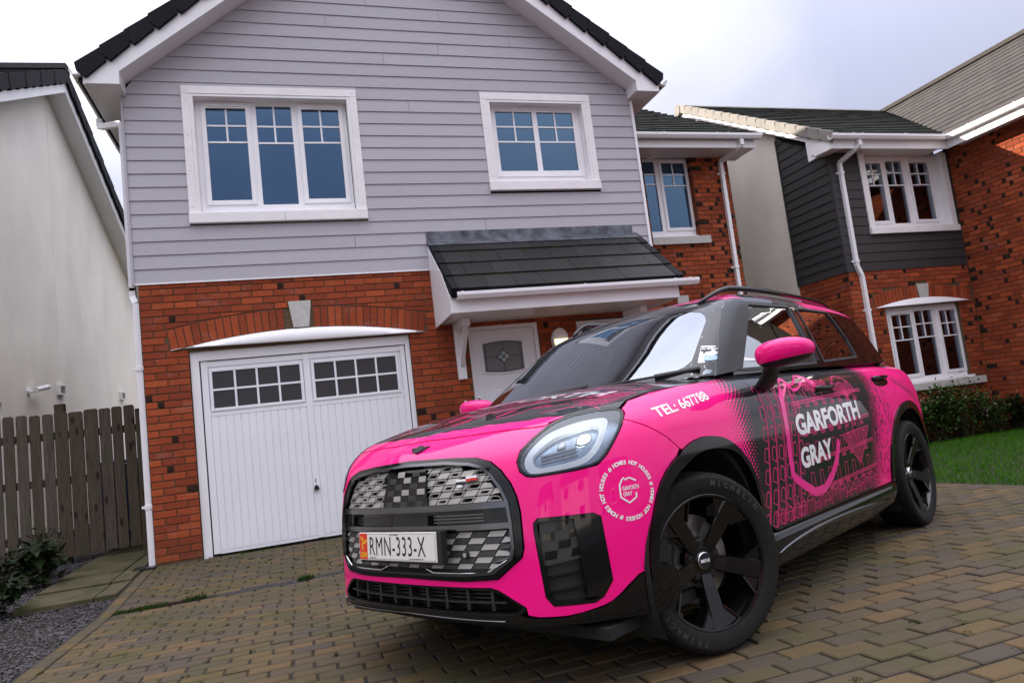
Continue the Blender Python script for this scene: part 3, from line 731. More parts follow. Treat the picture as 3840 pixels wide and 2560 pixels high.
# roof of the main house
yF = -.285
def gable_side(sg, xw, zw, s):
    """sg=-1 left, +1 right; wall line passes (xw, zw) with slope s"""
    L = 3.2; z_at = lambda x: zw+s*abs(x-xw) if sg*(xw-x) > 0 else zw-s*abs(x-xw)
    X = lambda d: xw-sg*d          # d metres inwards from the wall corner (negative = outwards)
    Z = lambda d: zw+s*d
    inner = 3.1; out = -.325
    mb = MB(); mb.add([(X(0), -.001, Z(0)), (X(inner), -.001, Z(inner)), (X(inner), yF, Z(inner)), (X(0), yF, Z(0))], [(0, 1, 2, 3)]); mb.build('verge_soffit', M['soffit'], H)
    mb = MB(); mb.prism([(X(0), Z(0)-.004), (X(inner), Z(inner)-.004), (X(inner), Z(inner)+.235), (X(0), Z(0)+.235)], 1, yF-.018, yF); mb.build('bargeboard', M['white'], H, bevel=.003)
    zb = Z(0)-.145
    mb = MB(); mb.prism([(X(0), zb), (X(out), zb), (X(out), zb+.10), (X(out*.9), Z(out*.9)+.235), (X(0), Z(0)+.235)], 1, yF-.017, yF); mb.build('box_end', M['white'], H, bevel=.003)
    mb = MB(); mb.add([(X(0), yF, zb), (X(0), 0, zb), (X(0), 0, Z(0)), (X(0), yF, Z(0))], [(0, 1, 2, 3)]); mb.build('box_cheek', M['white'], H)
    mb = MB(); mb.box(min(X(out), X(0)), max(X(out), X(0)), yF, 9, zb+.002, zb+.012); mb.build('eaves_soffit', M['soffit'], H)
    a, b = sorted((X(out), X(out)-sg*-.018)); box(H, 'fascia', M['white'], a, b, yF, 9, zb, zb+.19)
    gutter(H, (X(out)+sg*.018, yF-.04, zb+.155), (X(out)+sg*.018, 9, zb+.155), (sg, 0, 0), (.02, .12, .22, .32))
    # roof slab and verge tiles
    mb = MB(); e = -.39; mb.prism([(X(e), Z(e)+.20), (X(inner+.02), Z(inner+.02)+.20), (X(inner+.02), Z(inner+.02)+.36), (X(e), Z(e)+.36)], 1, yF+.02, 9); mb.build('roof_slab', M['tile_dark'], H)
    step = .240; k = 0; d = -.405
    while d < inner-.2:
        p = [(X(d), Z(d)+.385), (X(d)-sg*.015, Z(d)+.30), (X(d+.10), Z(d+.10)+.145), (X(d+step+.055), Z(d+step+.055)+.175), (X(d+step+.045), Z(d+step+.045)+.365)]
        mb = MB(); mb.prism(p, 1, yF-.058-.006*(k % 2), yF-.0185); mb.add([], [])
        mb.prism([(X(d), Z(d)+.384), (X(d+step+.04), Z(d+step+.04)+.362), (X(d+step+.04), Z(d+step+.04)+.345), (X(d), Z(d)+.365)], 1, yF-.0184, yF+.25)
        mb.build('verge_tile', M['tile_dark'], H, bevel=.006); k += 1; d += step
gable_side(-1, .0, 5.145, .796)
gable_side(1, 6.106, 5.245, .725)
pipe_run(H, [(-.40, .62, 5.02), (-.40, .62, 4.93), (-.075, .10, 4.74), (-.075, .10, 2.86)], .062)
pipe_run(H, [(-.075, .10, 2.90), (-.075, .10, 2.80), (-.043, .07, 2.72), (-.043, .07, -.02)], .062, clips=((-.043, .07, 2.02), (-.043, .07, .58)))
box(H, 'gully_grate', M['metal_dark'], -.20, .0, -.10, .10, -.028, -.008)
# canopy over the front door
yc = -.9; cz = 2.235
mb = MB(); mb.box(3.165, 5.90, yc+.012, -.01, cz-.006, cz+.006); mb.build('canopy_soffit', M['soffit'], H)
box(H, 'canopy_fascia', M['white'], 3.142, 5.922, yc-.006, yc+.011, cz-.012, cz+.175, bevel=.003)
for xx in (3.142, 5.904):
    mb = MB(); mb.prism([(0 - .002, cz-.035), (yc+.012, cz-.012), (yc+.012, cz+.17), (-.60, 2.72), (-.002, 3.20)], 0, xx, xx+.018); mb.build('canopy_cheek', M['white'], H)
gutter(H, (3.20, yc-.007, cz+.195), (6.15, yc-.007, cz+.195), (0, -1, 0), (.02, .5, .89, .955))
ez = Vector((0, -.985, 2.445)); tz = Vector((0, -.02, 3.235)); V = (tz-ez).normalized(); Lc = (tz-ez).length
mb = MB(); a = MB(); a.prism([(-.96, 2.445), (-.01, 3.222), (-.01, 3.15), (-.9, 2.40)], 0, 3.17, 5.90); cs = a.build('canopy_roof', M['dark_gap'], H)
tile_slope(cs, 'roof_tile', M['tile_canopy'], (3.235, -.985, 2.452), (1, 0, 0), V, 8, 4, .328, Lc/4, th=.026, lap=.04)
for k in range(4):
    for (xa, xb) in ((3.150, 3.234), (5.861, 5.955)):
        c = Vector((0, -.985, 2.452))+V*(k*Lc/4); N = Vector((0, -V.z, V.y)); N = N if N.z > 0 else -N
        mb = MB(); q = [c-V*.012+N*.034, c+V*(Lc/4+.03)+N*.016, c+V*(Lc/4+.03)-N*.10, c-V*.012-N*.085]
        mb.prism([(p.y, p.z) for p in q], 0, xa, xb); mb.build('verge_tile', M['tile_dark'], cs, bevel=.005)
    if k: 
        mb = MB(); c = Vector((0, -.985, 2.452))+V*(k*Lc/4)
        for i in range(170):
            x = 3.25+2.6*rng.random(); r = rng.uniform(.004, .011); mb.add([(x-r*2, c.y-.012, c.z+.002), (x+r*2, c.y-.012, c.z+.002), (x+r, c.y-.004, c.z+.002+r*1.3), (x-r, c.y-.004, c.z+.002+r*1.3), (x, c.y-.02, c.z-.003+r*.5)], [(0, 1, 2, 3), (0, 4, 1), (0, 3, 4), (1, 4, 2)])
        tag(mb.build('moss', M['moss'], cs), kind='stuff')
box(H, 'lead_flashing', M['lead'], 3.142, 5.90, -.026, -.002, 3.225, 3.372)
mb = MB(); mb.prism([(-.028, 3.262), (-.004, 3.262), (-.13, 3.150), (-.15, 3.172)], 0, 3.14, 5.93); mb.build('lead_apron', M['lead'], H)
for bx in (3.345, 5.60):
    mb = MB(); mb.box(bx, bx+.10, -.075, -.010, 1.56, cz-.007); br = mb.build('canopy_bracket', M['white'], H, bevel=.006)
    mb = MB(); mb.box(bx+.005, bx+.095, -.50, -.076, cz-.10, cz-.008); mb.build('bracket_arm', M['white'], br, bevel=.006)
    mb = MB(); mb.prism([(-.076, 1.70), (-.076, 1.80), (-.40, cz-.101), (-.49, cz-.101)], 0, bx+.025, bx+.075); mb.build('bracket_brace', M['white'], br, bevel=.004)
# front door
mb = MB(); mb.box(3.523, 3.553, .01, .09, -.02, 2.195); mb.box(4.372, 4.42, .01, .09, -.02, 2.195); mb.box(3.553, 4.372, .01, .09, 2.135, 2.195); mb.build('door_frame', M['white'], H, bevel=.004)
arc = lambda x: .028*(1-((x-3.947)/.254)**2)
gl = [(3.693+.508*i/12, 1.628-arc(3.693+.508*i/12)*.8) for i in range(13)]+[(4.201-.508*i/12, 1.962+arc(4.201-.508*i/12)) for i in range(13)]
mb = MB(); mb.box(3.556, 4.369, .04, .085, .03, 2.132); fd = mb.build('front_door', M['door_white'], H, bevel=.003)
gg = [((x-3.947)*1.0+3.947, z) for x, z in gl]
mb = MB(); mb.prism(gg, 1, .028, .039); mb.build('door_pane', M['glass_obscure'], fd)
n = len(gl); mb = MB()
for i in range(n):
    a, b = gl[i], gl[(i+1) % n]; oa = (3.947+(a[0]-3.947)*1.11, 1.79+(a[1]-1.79)*1.15); ob = (3.947+(b[0]-3.947)*1.11, 1.79+(b[1]-1.79)*1.15)
    mb.add([(a[0], .021, a[1]), (b[0], .021, b[1]), (ob[0], .033, ob[1]), (oa[0], .033, oa[1]), (a[0], .04, a[1]), (b[0], .04, b[1])], [(0, 1, 2, 3), (0, 4, 5, 1)])
mb.build('glazing_bead', M['door_white'], fd)
mb = MB()
def came(p, q, w=.006): mb.bar((p[0], .026, p[1]), (q[0], .026, q[1]), w, .005, (0, 1, 0))
came((3.725, 1.61), (3.725, 1.98)); came((4.168, 1.61), (4.168, 1.98)); came((3.947, 1.605), (3.947, 1.72)); came((3.947, 1.87), (3.947, 1.985)); came((3.695, 1.795), (3.865, 1.795)); came((4.03, 1.795), (4.2, 1.795))
for i in range(6):
    a = 3.693+.508*i/6; b = 3.693+.508*(i+1)/6; came((a, 1.645-arc(a)), (b, 1.645-arc(b))); came((a, 1.945+arc(a)), (b, 1.945+arc(b)))
dm = [(3.947, 1.875), (4.032, 1.795), (3.947, 1.715), (3.862, 1.795)]
for i in range(4): came(dm[i], dm[(i+1) % 4], .010)
came((3.9045, 1.835), (3.9895, 1.755), .010); came((3.9045, 1.755), (3.9895, 1.835), .010)
mb.build('lead_came', M['metal_dark'], fd)
for (dx, dz) in ((0, .04), (0, -.04), (.0425, 0), (-.0425, 0)):
    g = MB(); g.prism([(3.947+dx, 1.795+dz+.034), (3.947+dx-.036, 1.795+dz), (3.947+dx, 1.795+dz-.034), (3.947+dx+.036, 1.795+dz)], 1, .022, .0275); g.build('bevelled_pane', simple('bevelled glass', (.30, .38, .38), .08, coat=1) if 'bev' not in M else M['bev'], fd, bevel=.003)
for (a, b) in ((3.66, 3.90), (3.99, 4.24)):
    for (c, d) in ((.18, .72), (.86, 1.40)):
        mb = MB(); mb.box(a, b, .032, .041, c, d); p = mb.build('door_panel', M['door_white'], fd, bevel=.008); box(p, 'door_panel_field', M['door_white'], a+.04, b-.04, .026, .033, c+.04, d-.04, bevel=.006)
mb = MB(); mb.box(3.570, 3.602, .018, .04, 1.17, 1.34); mb.bar((3.586, .005, 1.25), (3.69, .0, 1.245), .018, .02); mb.build('door_handle', M['chrome'], fd, bevel=.006)
# ground floor side light window
window(H, .05, 4.945, 5.845, 1.0, 2.155, [(5.02, 5.36, 1.12, 2.06), (5.43, 5.77, 1.12, 2.06)], [(1.88, 1.70), (1.88, 1.70)], (0, 1), vents=True)
box(H, 'window_sill', M['stone'], 4.88, 5.91, -.05, .06, .90, 0.998)
db = thing('doorbell', 'small white doorbell push on the brick pier left of the front door', 'doorbell', (3.40, -.012, 1.272)); mb = MB(); mb.box(3.385, 3.417, -.030, -.010, 1.235, 1.31); mb.build('bell_box', M['white'], db, bevel=.004)
mb = MB(); mb.lathe([(.0, -.034), (.009, -.034), (.009, -.030)], 12, lambda r, a, h: (3.401+r*math.cos(a), h, 1.272+r*math.sin(a))); mb.build('bell_button', M['metal_dark'], db)
# bulkhead lamp
lm = thing('wall_lamp', 'oval white bulkhead lamp glowing yellow on brick beside the front door', 'lamp', (4.685, -.012, 1.93))
cx_, cz_, a_, b_ = 4.685, 1.925, .112, .158
def oval(y, k, n=36): return [(cx_+a_*k*math.cos(2*math.pi*i/n), y, cz_+b_*k*math.sin(2*math.pi*i/n)) for i in range(n)]
mb = MB(); rings = [oval(-.010, 1), oval(-.05, 1), oval(-.068, .94), oval(-.075, .80), oval(-.076, .0001)]
mb.add([p for r in rings for p in r], [(i*36+k, i*36+(k+1) % 36, (i+1)*36+(k+1) % 36, (i+1)*36+k) for i in range(4) for k in range(36)]); lb = mb.build('lamp_body', M['white'], lm, smooth=True); autosmooth(lb, .6)
mb = MB(); pl = [(cx_+a_*.80*math.cos(t), cz_+b_*.80*math.sin(t)) for t in np.linspace(math.pi, 2*math.pi, 19)]; pl[0] = (cx_-a_*.8, cz_+.012); pl[-1] = (cx_+a_*.8, cz_+.012)
mid = (cx_, cz_-.05); vs = [(x, -.0765, z) for x, z in pl]+[(mid[0]+(x-mid[0])*.8, -.094, mid[1]+(z-mid[1])*.8) for x, z in pl]; n = len(pl)
mb.add(vs, [(i, (i+1) % n, n+(i+1) % n, n+i) for i in range(n)]+[tuple(range(n, 2*n))]); mb.build('lamp_diffuser', M['lamp'], lm)

# ------------------------------------------------------------------ recessed brick wing
Wg = thing('house', 'recessed red brick house wing between the grey clad gable and the white render', 'house', (7.4, 1.5, 0))
YW = 1.5
mb = MB()
for b in ((6.16, 7.08, YW, YW+.3, -.2, 4.93), (7.08, 7.95, YW, YW+.3, -.2, 3.56), (7.95, 8.66, YW, YW+.3, -.2, 4.93)): mb.box(*b)
mb.box(8.56, 8.66, YW+.3, 8, -.2, 4.93); mb.prism([(YW+.02, 4.932), (8.0, 4.932), (4.55, 6.98), (YW+.02, 5.28)], 0, 8.561, 8.659); ww = mb.build('wing_wall', M['mortar'], Wg)
sk = lambda a, b, z: minus(a, b, [(7.07, 7.952)] if z > 3.57 else [(7.085, 8.10)] if z > 3.44 else [])
pw = bond(6.16, 8.66, 2.04, 38, sk, None, .42, 5)
pr = [(pl, d) for pl, d in bond(1.51, 1.66, 3.54, 18, lambda a, b, z: [(a, b)], None, .1, 6)]
place_bricks(ww, [('-y', YW, pw), ('-x', 7.957, pr)])
window(Wg, 1.61, 6.7, 7.952, 3.60, 4.925, [(6.80, 7.346, 3.70, 4.865), (7.470, 7.895, 3.752, 4.838)], [(4.655, 4.49), (4.64, 4.46)], (1,), vents=True)
box(Wg, 'sill_board', M['white'], 6.75, 8.0, 1.545, 1.61, 3.57, 3.605, bevel=.004); box(Wg, 'window_sill', M['stone'], 7.04, 8.10, 1.44, 1.60, 3.445, 3.568, bevel=.006)
zs = 4.885; ye = 1.08
box(Wg, 'eaves_soffit', M['soffit'], 6.2, 8.92, ye, YW+.0, zs+.004, zs+.014); box(Wg, 'fascia', M['white'], 6.2, 8.92, ye-.018, ye-.0005, zs-.002, zs+.16, bevel=.003)
box(Wg, 'eaves_box', M['soffit'], 8.665, 8.92, YW, 1.62, zs-.004, zs+.05)
gutter(Wg, (6.2, ye-.0185, zs+.20), (9.0, ye-.0185, zs+.20), (0, -1, 0), (.36, .70, .77, .955, .985))
pipe_run(Wg, [(8.62, ye-.07, zs+.13), (8.62, ye-.07, zs+.02), (8.50, 1.455, 4.80), (8.485, 1.455, -.1)], .062, clips=((8.498, 1.455, 4.60), (8.49, 1.455, 3.02)))
e0 = Vector((6.2, ye-.05, zs+.205)); Vw = Vector((0, 1, .59)).normalized()
mb = MB(); mb.prism([(ye-.05, zs+.195), (4.6, zs+.195+.59*(4.6-ye+.05)), (8.2, zs+.195), (8.2, zs+.12), (4.6, zs+.0+.59*(4.6-ye+.05)), (ye-.03, zs+.12)], 0, 6.2, 8.90); rs = mb.build('roof', M['dark_gap'], Wg)
tile_slope(rs, 'roof_tile', M['tile_moss'], e0, (1, 0, 0), Vw, 9, 16, .302, .262, th=.03)
for k in range(16):
    c = e0+Vw*(k*.262); mb = MB(); mb.prism([(c.y-.01, c.z+.035), (c.y+.25, c.z+.155), (c.y+.25, c.z+.08), (c.y, c.z-.06)], 0, 8.89, 8.955); mb.build('verge_tile', M['tile_moss'], rs)
box(Wg, 'keystone', M['stone'], 7.35, 7.55, YW-.02, YW+.02, 2.42, 2.62)

# ------------------------------------------------------------------ house on the right
XS, YR, XC = 10.075, .8, 12.63
Rh = thing('house', 'brick house with charcoal boarding, white render and mossy tiled roof at right', 'house', (11.4, .8, -.1))
mb = MB()
for b in ((XS, 10.70, YR, YR+.25, -.3, 2.70), (10.70, 12.26, YR, YR+.25, -.3, .78), (10.70, 12.26, YR, YR+.25, 2.07, 2.70), (12.26, XC, YR, YR+.25, -.3, 2.70)): mb.box(*b)
mb.box(XS, XS+.25, YR+.25, 1.98, -.3, 2.70)
rw = mb.build('front_wall', M['mortar'], Rh)
mb = MB(); mb.box(XC, XC+.25, -2.6, YR+.3, -.3, 4.76); mb.box(XC+.25, 18, -2.6, -2.4, -.3, 4.76); mb.prism([(XC+.1, 4.7), (18, 4.7), (15.4, 6.9)], 1, -2.6, -2.4); sw = mb.build('side_wall', M['mortar'], Rh)
box(Rh, 'render_wall', M['render'], XS-.012, XS+.24, 1.93, 9, -.3, 4.86); mb = MB(); mb.prism([(1.93, 4.86), (9, 4.86), (4.45, 6.92), (1.93, 5.45)], 0, XS-.012, XS+.24); mb.build('gable_wall', M['render'], Rh)
box(Rh, 'sheathing', M['dark_gap'], XS+.004, 10.73, YR+.003, YR+.2, 2.70, 4.68); box(Rh, 'sheathing', M['dark_gap'], 12.49, XC-.002, YR+.003, YR+.2, 2.70, 4.68); box(Rh, 'sheathing', M['dark_gap'], 10.732, 12.488, YR+.003, YR+.2, 2.70, 3.30)
box(Rh, 'sheathing', M['dark_gap'], XS+.003, XS+.2, YR+.2, 1.93, 2.70, 4.62)
mb = MB(); mb.prism([(YR+.2, 4.62), (1.93, 4.62), (1.93, 5.46), (YR+.2, 4.84)], 0, XS+.0035, XS+.19); mb.build('sheathing', M['dark_gap'], Rh)
boards(Rh, M['clad_dark'], '-y', YR, XS+.02, XC-.01, 2.695, 14, [(10.665, 12.56, 3.29, 4.75)])
for k in range(18):
    z = 2.695+k*.1512
    if z > 5.42: break
    y_min = YR+.02 if z < 4.72 else YR+.02+(z-4.72)/.585
    if 1.90-y_min > .1: board(Rh, M['clad_dark'], '-x', XS, y_min, 1.915, z, ta=min(1.9, y_min+(.1512/.585 if z > 4.57 else 0)))
box(Rh, 'corner_trim', M['clad_dark'], XS-.03, XS+.02, YR-.03, YR+.02, 2.685, 4.68); box(Rh, 'corner_trim', M['clad_dark'], XS-.026, XS+.0, 1.915, 1.945, 2.69, 5.36)
zi2 = lambda x: 2.20-.12*((x-11.54)/1.03)**2; zo2 = lambda x: 2.41-.12*((x-11.54)/1.05)**2
def skR(a, b, z):
    h = []
    if .69 < z < 2.09: h.append((10.69, 12.27))
    if .69 < z < .79: h.append((10.5, 12.5))
    if z > 2.09:
        xs = np.linspace(10.49, 12.59, 60); ins = [x for x in xs if z < zo2(x)+.03]
        if ins: h.append((min(ins)-.02, max(ins)+.02) if z < zo2(10.55) else (max(10.49, min(ins)), max(ins)))
    if 2.15 < z < 2.43: h.append((11.42, 11.68))
    return minus(a, b, h)
pf = bond(XS+.005, XC-.005, -.225, 39, skR, None, .16, 8)
nv = 27
for k in range(nv):
    x0 = 10.51+2.06*k/nv+.005; x1 = 10.51+2.06*(k+1)/nv-.005
    if x1 > 11.45 and x0 < 11.65: continue
    f = lambda x: 11.54+(x-11.54)*1.02
    pf.append(([(x0, zi2(x0)), (x1, zi2(x1)), (f(x1), zo2(f(x1))), (f(x0), zo2(f(x0)))], ''))
pside = bond(YR+.0, 1.98, -.225, 39, lambda a, b, z: [(a, b)], None, .14, 9)
place_bricks(rw, [('-y', YR, pf), ('-x', XS, pside)])
pwing = bond(-2.6, YR-.012, -.225, 66, lambda a, b, z: [(a, b)], None, .0, 10)
pwing = [(pl, (rng.choice('LR') if rng.random() < (.26 if (1.9 < pl[0][1] < 4.1) else .12) else '')) for pl, d in pwing]
place_bricks(sw, [('-x', XC, pwing)])
mb = MB(); mb.prism([(11.465, 2.145), (11.622, 2.145), (11.68, 2.426), (11.426, 2.426)], 1, YR-.02, YR+.04); mb.build('keystone', M['stone'], Rh, bevel=.004)
mb = MB(); N = 20; vs = []
for i in range(N+1):
    x = 10.505+2.07*i/N; z = zi2(x); b = 2.075+.004*(x-10.5); k = min(1, (z-b)/.04+.12); vs += [(x, YR-.012, z), (x, YR-.055*k, z-(z-b)*.35), (x, YR-.085*k, b+.006), (x, YR-.08*k, b), (x, YR+.02, b)]
mb.add(vs, [(i*5+k, (i+1)*5+k, (i+1)*5+k+1, i*5+k+1) for i in range(N) for k in range(4)]); o = mb.build('arched_lintel', M['white'], Rh, fix=False); autosmooth(o, .9)
window(Rh, .86, 10.72, 12.262, .845, 2.07, [(10.845, 11.241, .965, 1.945), (11.345, 11.722, .91, 1.988), (11.867, 12.267-.06, .965, 1.957)], [(1.745, 1.53), (1.77, 1.545), (1.745, 1.53)], (0, 2), 'glass_clear', vents=True)
box(Rh, 'sill_board', M['white'], 10.68, 12.33, YR-.02, .86, .805, .845, bevel=.004); box(Rh, 'window_sill', M['stone'], 10.52, 12.495, YR-.08, YR+.1, .69, .803, bevel=.006)
box(Rh, 'lintel', M['soffit'], 10.70, 12.50, YR+.13, 1.04, 4.652, 4.80)
window(Rh, .92, 10.77, 12.44, 3.415, 4.655, [(10.90, 11.245, 3.549, 4.552), (11.362, 11.72, 3.50, 4.592), (11.87, 12.278, 3.552, 4.56)], [(4.37, 4.17), (4.39, 4.17), (4.37, 4.17)], (0, 2), 'glass_clear', vents=True)
for (a, b, z0) in ((10.66, 10.775, 3.40), (12.44, 12.555, 3.405)):
    box(Rh, 'side_board', M['trim'], a, b, YR-.036, YR-.001, z0, 4.682, bevel=.002); box(Rh, 'reveal_board', M['trim'], *((b-.03, b) if a < 11 else (a-.0, a+.03)), YR-.0005, .99, z0, 4.682)
box(Rh, 'sill_board', M['trim'], 10.652, 11.62, YR-.062, .92, 3.295, 3.40, bevel=.006); box(Rh, 'sill_board', M['trim'], 11.622, 12.57, YR-.062, .92, 3.295, 3.40, bevel=.006)
for (z0, z1, Yb, nm) in ((.92, 1.97, .99, 1), (3.52, 4.58, 1.05, 2)):
    bl = MB(); z = z0
    while z < z1: bl.add([(10.79, Yb, z), (12.25 if nm == 1 else 12.36, Yb, z), (12.25 if nm == 1 else 12.36, Yb+.028, z+.017), (10.79, Yb+.028, z+.017)], [(0, 1, 2, 3)]); z += .040
    tag(bl.build('blind_slats', M['blind'], Rh), kind='stuff')
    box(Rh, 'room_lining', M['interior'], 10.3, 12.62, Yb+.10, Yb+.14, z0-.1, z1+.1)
cu = MB(); xs = np.linspace(12.02, 12.27, 26)
for z0, z1, Yb in ((.93, 1.97, .965), (3.53, 4.58, 1.025)): cu.add([(x, Yb+.008*math.sin(i*1.3), z) for z in (z0, z1) for i, x in enumerate(xs)], [(i, i+1, 27+i, 26+i) for i in range(25)])
cu.build('curtain', M['curtain'], Rh)
# eaves, gutters, roofs
ye = .47; zs = 4.625
box(Rh, 'eaves_soffit', M['soffit'], 9.86, 12.26, ye, YR+.125, zs+.062, zs+.072); box(Rh, 'fascia', M['white'], 9.84, 12.262, ye-.018, ye-.0005, zs+.0, zs+.16, bevel=.003)
mb = MB(); mb.prism([(YR+.05, 4.64), (ye, 4.625), (ye, 4.80), (YR+.02, 4.80)], 0, 9.84, XS-.002); mb.build('box_end', M['white'], Rh)
gutter(Rh, (9.80, ye-.0185, zs+.205), (12.24, ye-.0185, zs+.205), (0, -1, 0), (.03, .17, .24, .60, .93))
box(Rh, 'eaves_soffit', M['soffit'], 12.26, XC+.0, -2.9, ye, zs+.075, zs+.085); box(Rh, 'fascia', M['white'], 12.242, 12.26, -2.9, ye-.019, zs+.0, zs+.165, bevel=.003)
gutter(Rh, (12.2415, ye-.02, zs+.205), (12.2415, -2.9, zs+.205), (-1, 0, 0), (.03, .15, .38, .65, .9))
pipe_run(Rh, [(10.36, ye-.06, zs+.14), (10.36, ye-.06, zs+.03), (10.235, YR-.05, 4.50), (10.235, YR-.05, 2.78), (10.30, YR-.05, 2.62), (10.31, YR-.04, -.2)], .062, clips=((10.235, YR-.05, 4.33), (10.235, YR-.05, 2.86), (10.31, YR-.04, 2.06)))
Vr = Vector((0, 1, .585)).normalized(); e0 = Vector((9.86, ye-.06, zs+.215)); Lr = 4.62
mb = MB(); mb.prism([(e0.y, e0.z-.012), (4.45, e0.z-.012+.585*(4.45-e0.y)), (4.45, e0.z-.25+.585*(4.45-e0.y)), (e0.y+.05, e0.z-.08)], 0, 9.902, 15.4); mb.prism([(4.44, 7.05), (9, 4.4), (9, 4.3), (4.44, 6.85)], 0, 9.902, 15.4); rr = mb.build('roof', M['dark_gap'], Rh)
vx = lambda v: 12.30+(15.3-12.30)*v/Lr
def skv(a, b, v0, v1):
    lim_ = vx((v0+v1)/2)-e0.x
    return None if a > lim_-.03 else (a, min(b, lim_))
tile_slope(rr, 'roof_tile', M['tile_moss'], e0, (1, 0, 0), Vr, 19, 17, .300, .272, th=.03, skip=skv)
for k in range(17):
    c = e0+Vr*(k*.272); mb = MB(); d = .016*(k % 2)
    q = [(c.y-.03, c.z+.045), (c.y+.245, c.z+.185), (c.y+.25, c.z+.02), (c.y+.02, c.z-.135)]
    mb.prism(q, 0, 9.815, 9.872); mb.build('verge_tile', M['verge_grey'], rr, bevel=.006)
mb = MB(); bz_ = lambda y, k: 4.840+.585*(y-ye+.06)+k
mb.prism([(ye+.02, 4.62), (YR+.22, 4.62), (YR+.22, bz_(YR+.22, -.23)), (4.45, bz_(4.45, -.23)), (4.45, bz_(4.45, .02)), (ye-.02, bz_(ye-.02, .02))], 0, 9.878, 9.90)
mb.build('bargeboard', M['white'], Rh)
mb = MB(); mb.add([(9.899, .9, bz_(.9, -.225)), (9.899, 4.45, bz_(4.45, -.225)), (XS+.02, 4.45, bz_(4.45, -.225)), (XS+.02, .9, bz_(.9, -.225))], [(0, 1, 2, 3)]); mb.build('verge_soffit', M['soffit'], Rh)
mb = MB(); mb.lathe([(.0, 9.80), (.11, 9.80), (.11, 15.4), (.0, 15.4)], 14, lambda r, a, h: (h, 4.44+r*math.cos(a), 7.10+r*math.sin(a)*1.1)); mb.build('ridge_tile', M['verge_grey'], rr, smooth=False)
# roof of the projecting part, eaves along y
s2 = .72; V2 = Vector((1, 0, s2)).normalized(); e2 = Vector((12.19, -2.95, zs+.215))
mb = MB(); mb.add([(e2.x, -2.95, e2.z-.02), (e2.x, .45, e2.z-.02), (15.35, 4.45, e2.z-.02+s2*3.16), (15.35, -2.95, e2.z-.02+s2*3.16)], [(0, 1, 2, 3)]); r2 = mb.build('roof', M['dark_gap'], Rh)
def skw(a, b, v0, v1):
    lim_ = 2.95+.45+4.0*((v0+v1)/2)/3.84
    return None if a > lim_-.03 else (a, min(b, lim_))
tile_slope(r2, 'roof_tile', M['tile_grey'], e2, (0, 1, 0), V2, 26, 15, .300, .258, th=.022, skip=skw)
mb = MB(); mb.bar((12.26, .46, zs+.235), (15.35, 4.46, zs+.215+s2*3.16), .05, .03); mb.build('valley', M['lead'], r2)
mb = MB(); mb.bar((15.36, -2.95, e2.z+s2*3.16+.03), (15.36, 4.5, e2.z+s2*3.16+.03), .2, .08); mb.build('ridge_tile', M['tile_grey'], r2)
# planting in front of the right house
M['leaf'] = mossy('shrub leaf', (.022, .060, .007), (.042, .085, .010), .4, .65, .5, 14, .6, .25)
M['leaf_dark'] = mossy('dark shrub leaf', (.008, .018, .005), (.014, .024, .006), .4, .65, .5, 14, .55)
M['stem'] = simple('shrub stem', (.06, .04, .03), .8)
M['petal'] = simple('pale blossom', (.62, .58, .50), .6, rnd=.2)
M['petal_pink'] = simple('pink blossom', (.6, .32, .34), .6, rnd=.2)
def leaf(mb, p, d, L, w, up):
    p = Vector(p); d = Vector(d).normalized(); s = d.cross(Vector(up)).normalized(); n = s.cross(d); m1 = p+d*L*.45; tip = p+d*L-n*L*.16
    mb.add([p, m1+s*w-n*.1*L*0+n*.12*w, tip, m1-s*w+n*.12*w, m1-n*.12*w], [(0, 4, 1), (1, 4, 2), (2, 4, 3), (3, 4, 0)])
def shrub(name, label, x, y, z, rx, ry, h, n, L, mat, group=None, flowers=0, seed=1, cat='shrub'):
    r = random.Random(seed); root = thing(name, label, cat, (x, y, z), group); st = MB(); lf = MB(); fl = MB(); tips = []
    for k in range(max(6, n//60)):
        a = r.uniform(0, 6.28); q = math.sqrt(r.random())*.85; tip = Vector((x+rx*q*math.cos(a), y+ry*q*math.sin(a), z+h*(1-.45*q*q)*r.uniform(.72, 1.05))); b = Vector((x+rx*.25*q*math.cos(a), y+ry*.25*q*math.sin(a), z-.02)); md = b.lerp(tip, .5)+Vector((r.uniform(-.05, .05), r.uniform(-.05, .05), .03))
        st.tube([b, md, tip], [.006, .0045, .002], 5); tips.append((b, md, tip))
    for k in range(n):
        b, md, tip = r.choice(tips); t = r.random()**.55; c = (b.lerp(md, t*2) if t < .5 else md.lerp(tip, t*2-1))+Vector((r.gauss(0, .05), r.gauss(0, .05), r.gauss(0, .04)))*min(1.6, h*1.6)
        d = Vector((r.gauss(0, 1), r.gauss(0, 1)-.25, r.gauss(.15, .55))); leaf(lf, c, d, L*r.uniform(.6, 1.25), L*r.uniform(.22, .36), (r.uniform(-.3, .3), r.uniform(-.3, .3), 1))
    st.build('stems', M['stem'], root); lf.build('foliage', M[mat], root, fix=False)
    if flowers:
        for k in range(flowers):
            b, md, tip = r.choice(tips); c = tip+Vector((r.gauss(0, .04), -abs(r.gauss(.04, .06)), r.gauss(-.03, .06))); fl.mat = 1 if r.random() < .35 else 0
            for q in range(7): leaf(fl, c, (r.gauss(0, 1), r.gauss(-.5, 1), r.gauss(.3, 1)), .020, .010, (0, 0, 1))
        fl.build('blossom', [M['petal'], M['petal_pink']], root, fix=False)
    return root
bz = -.10
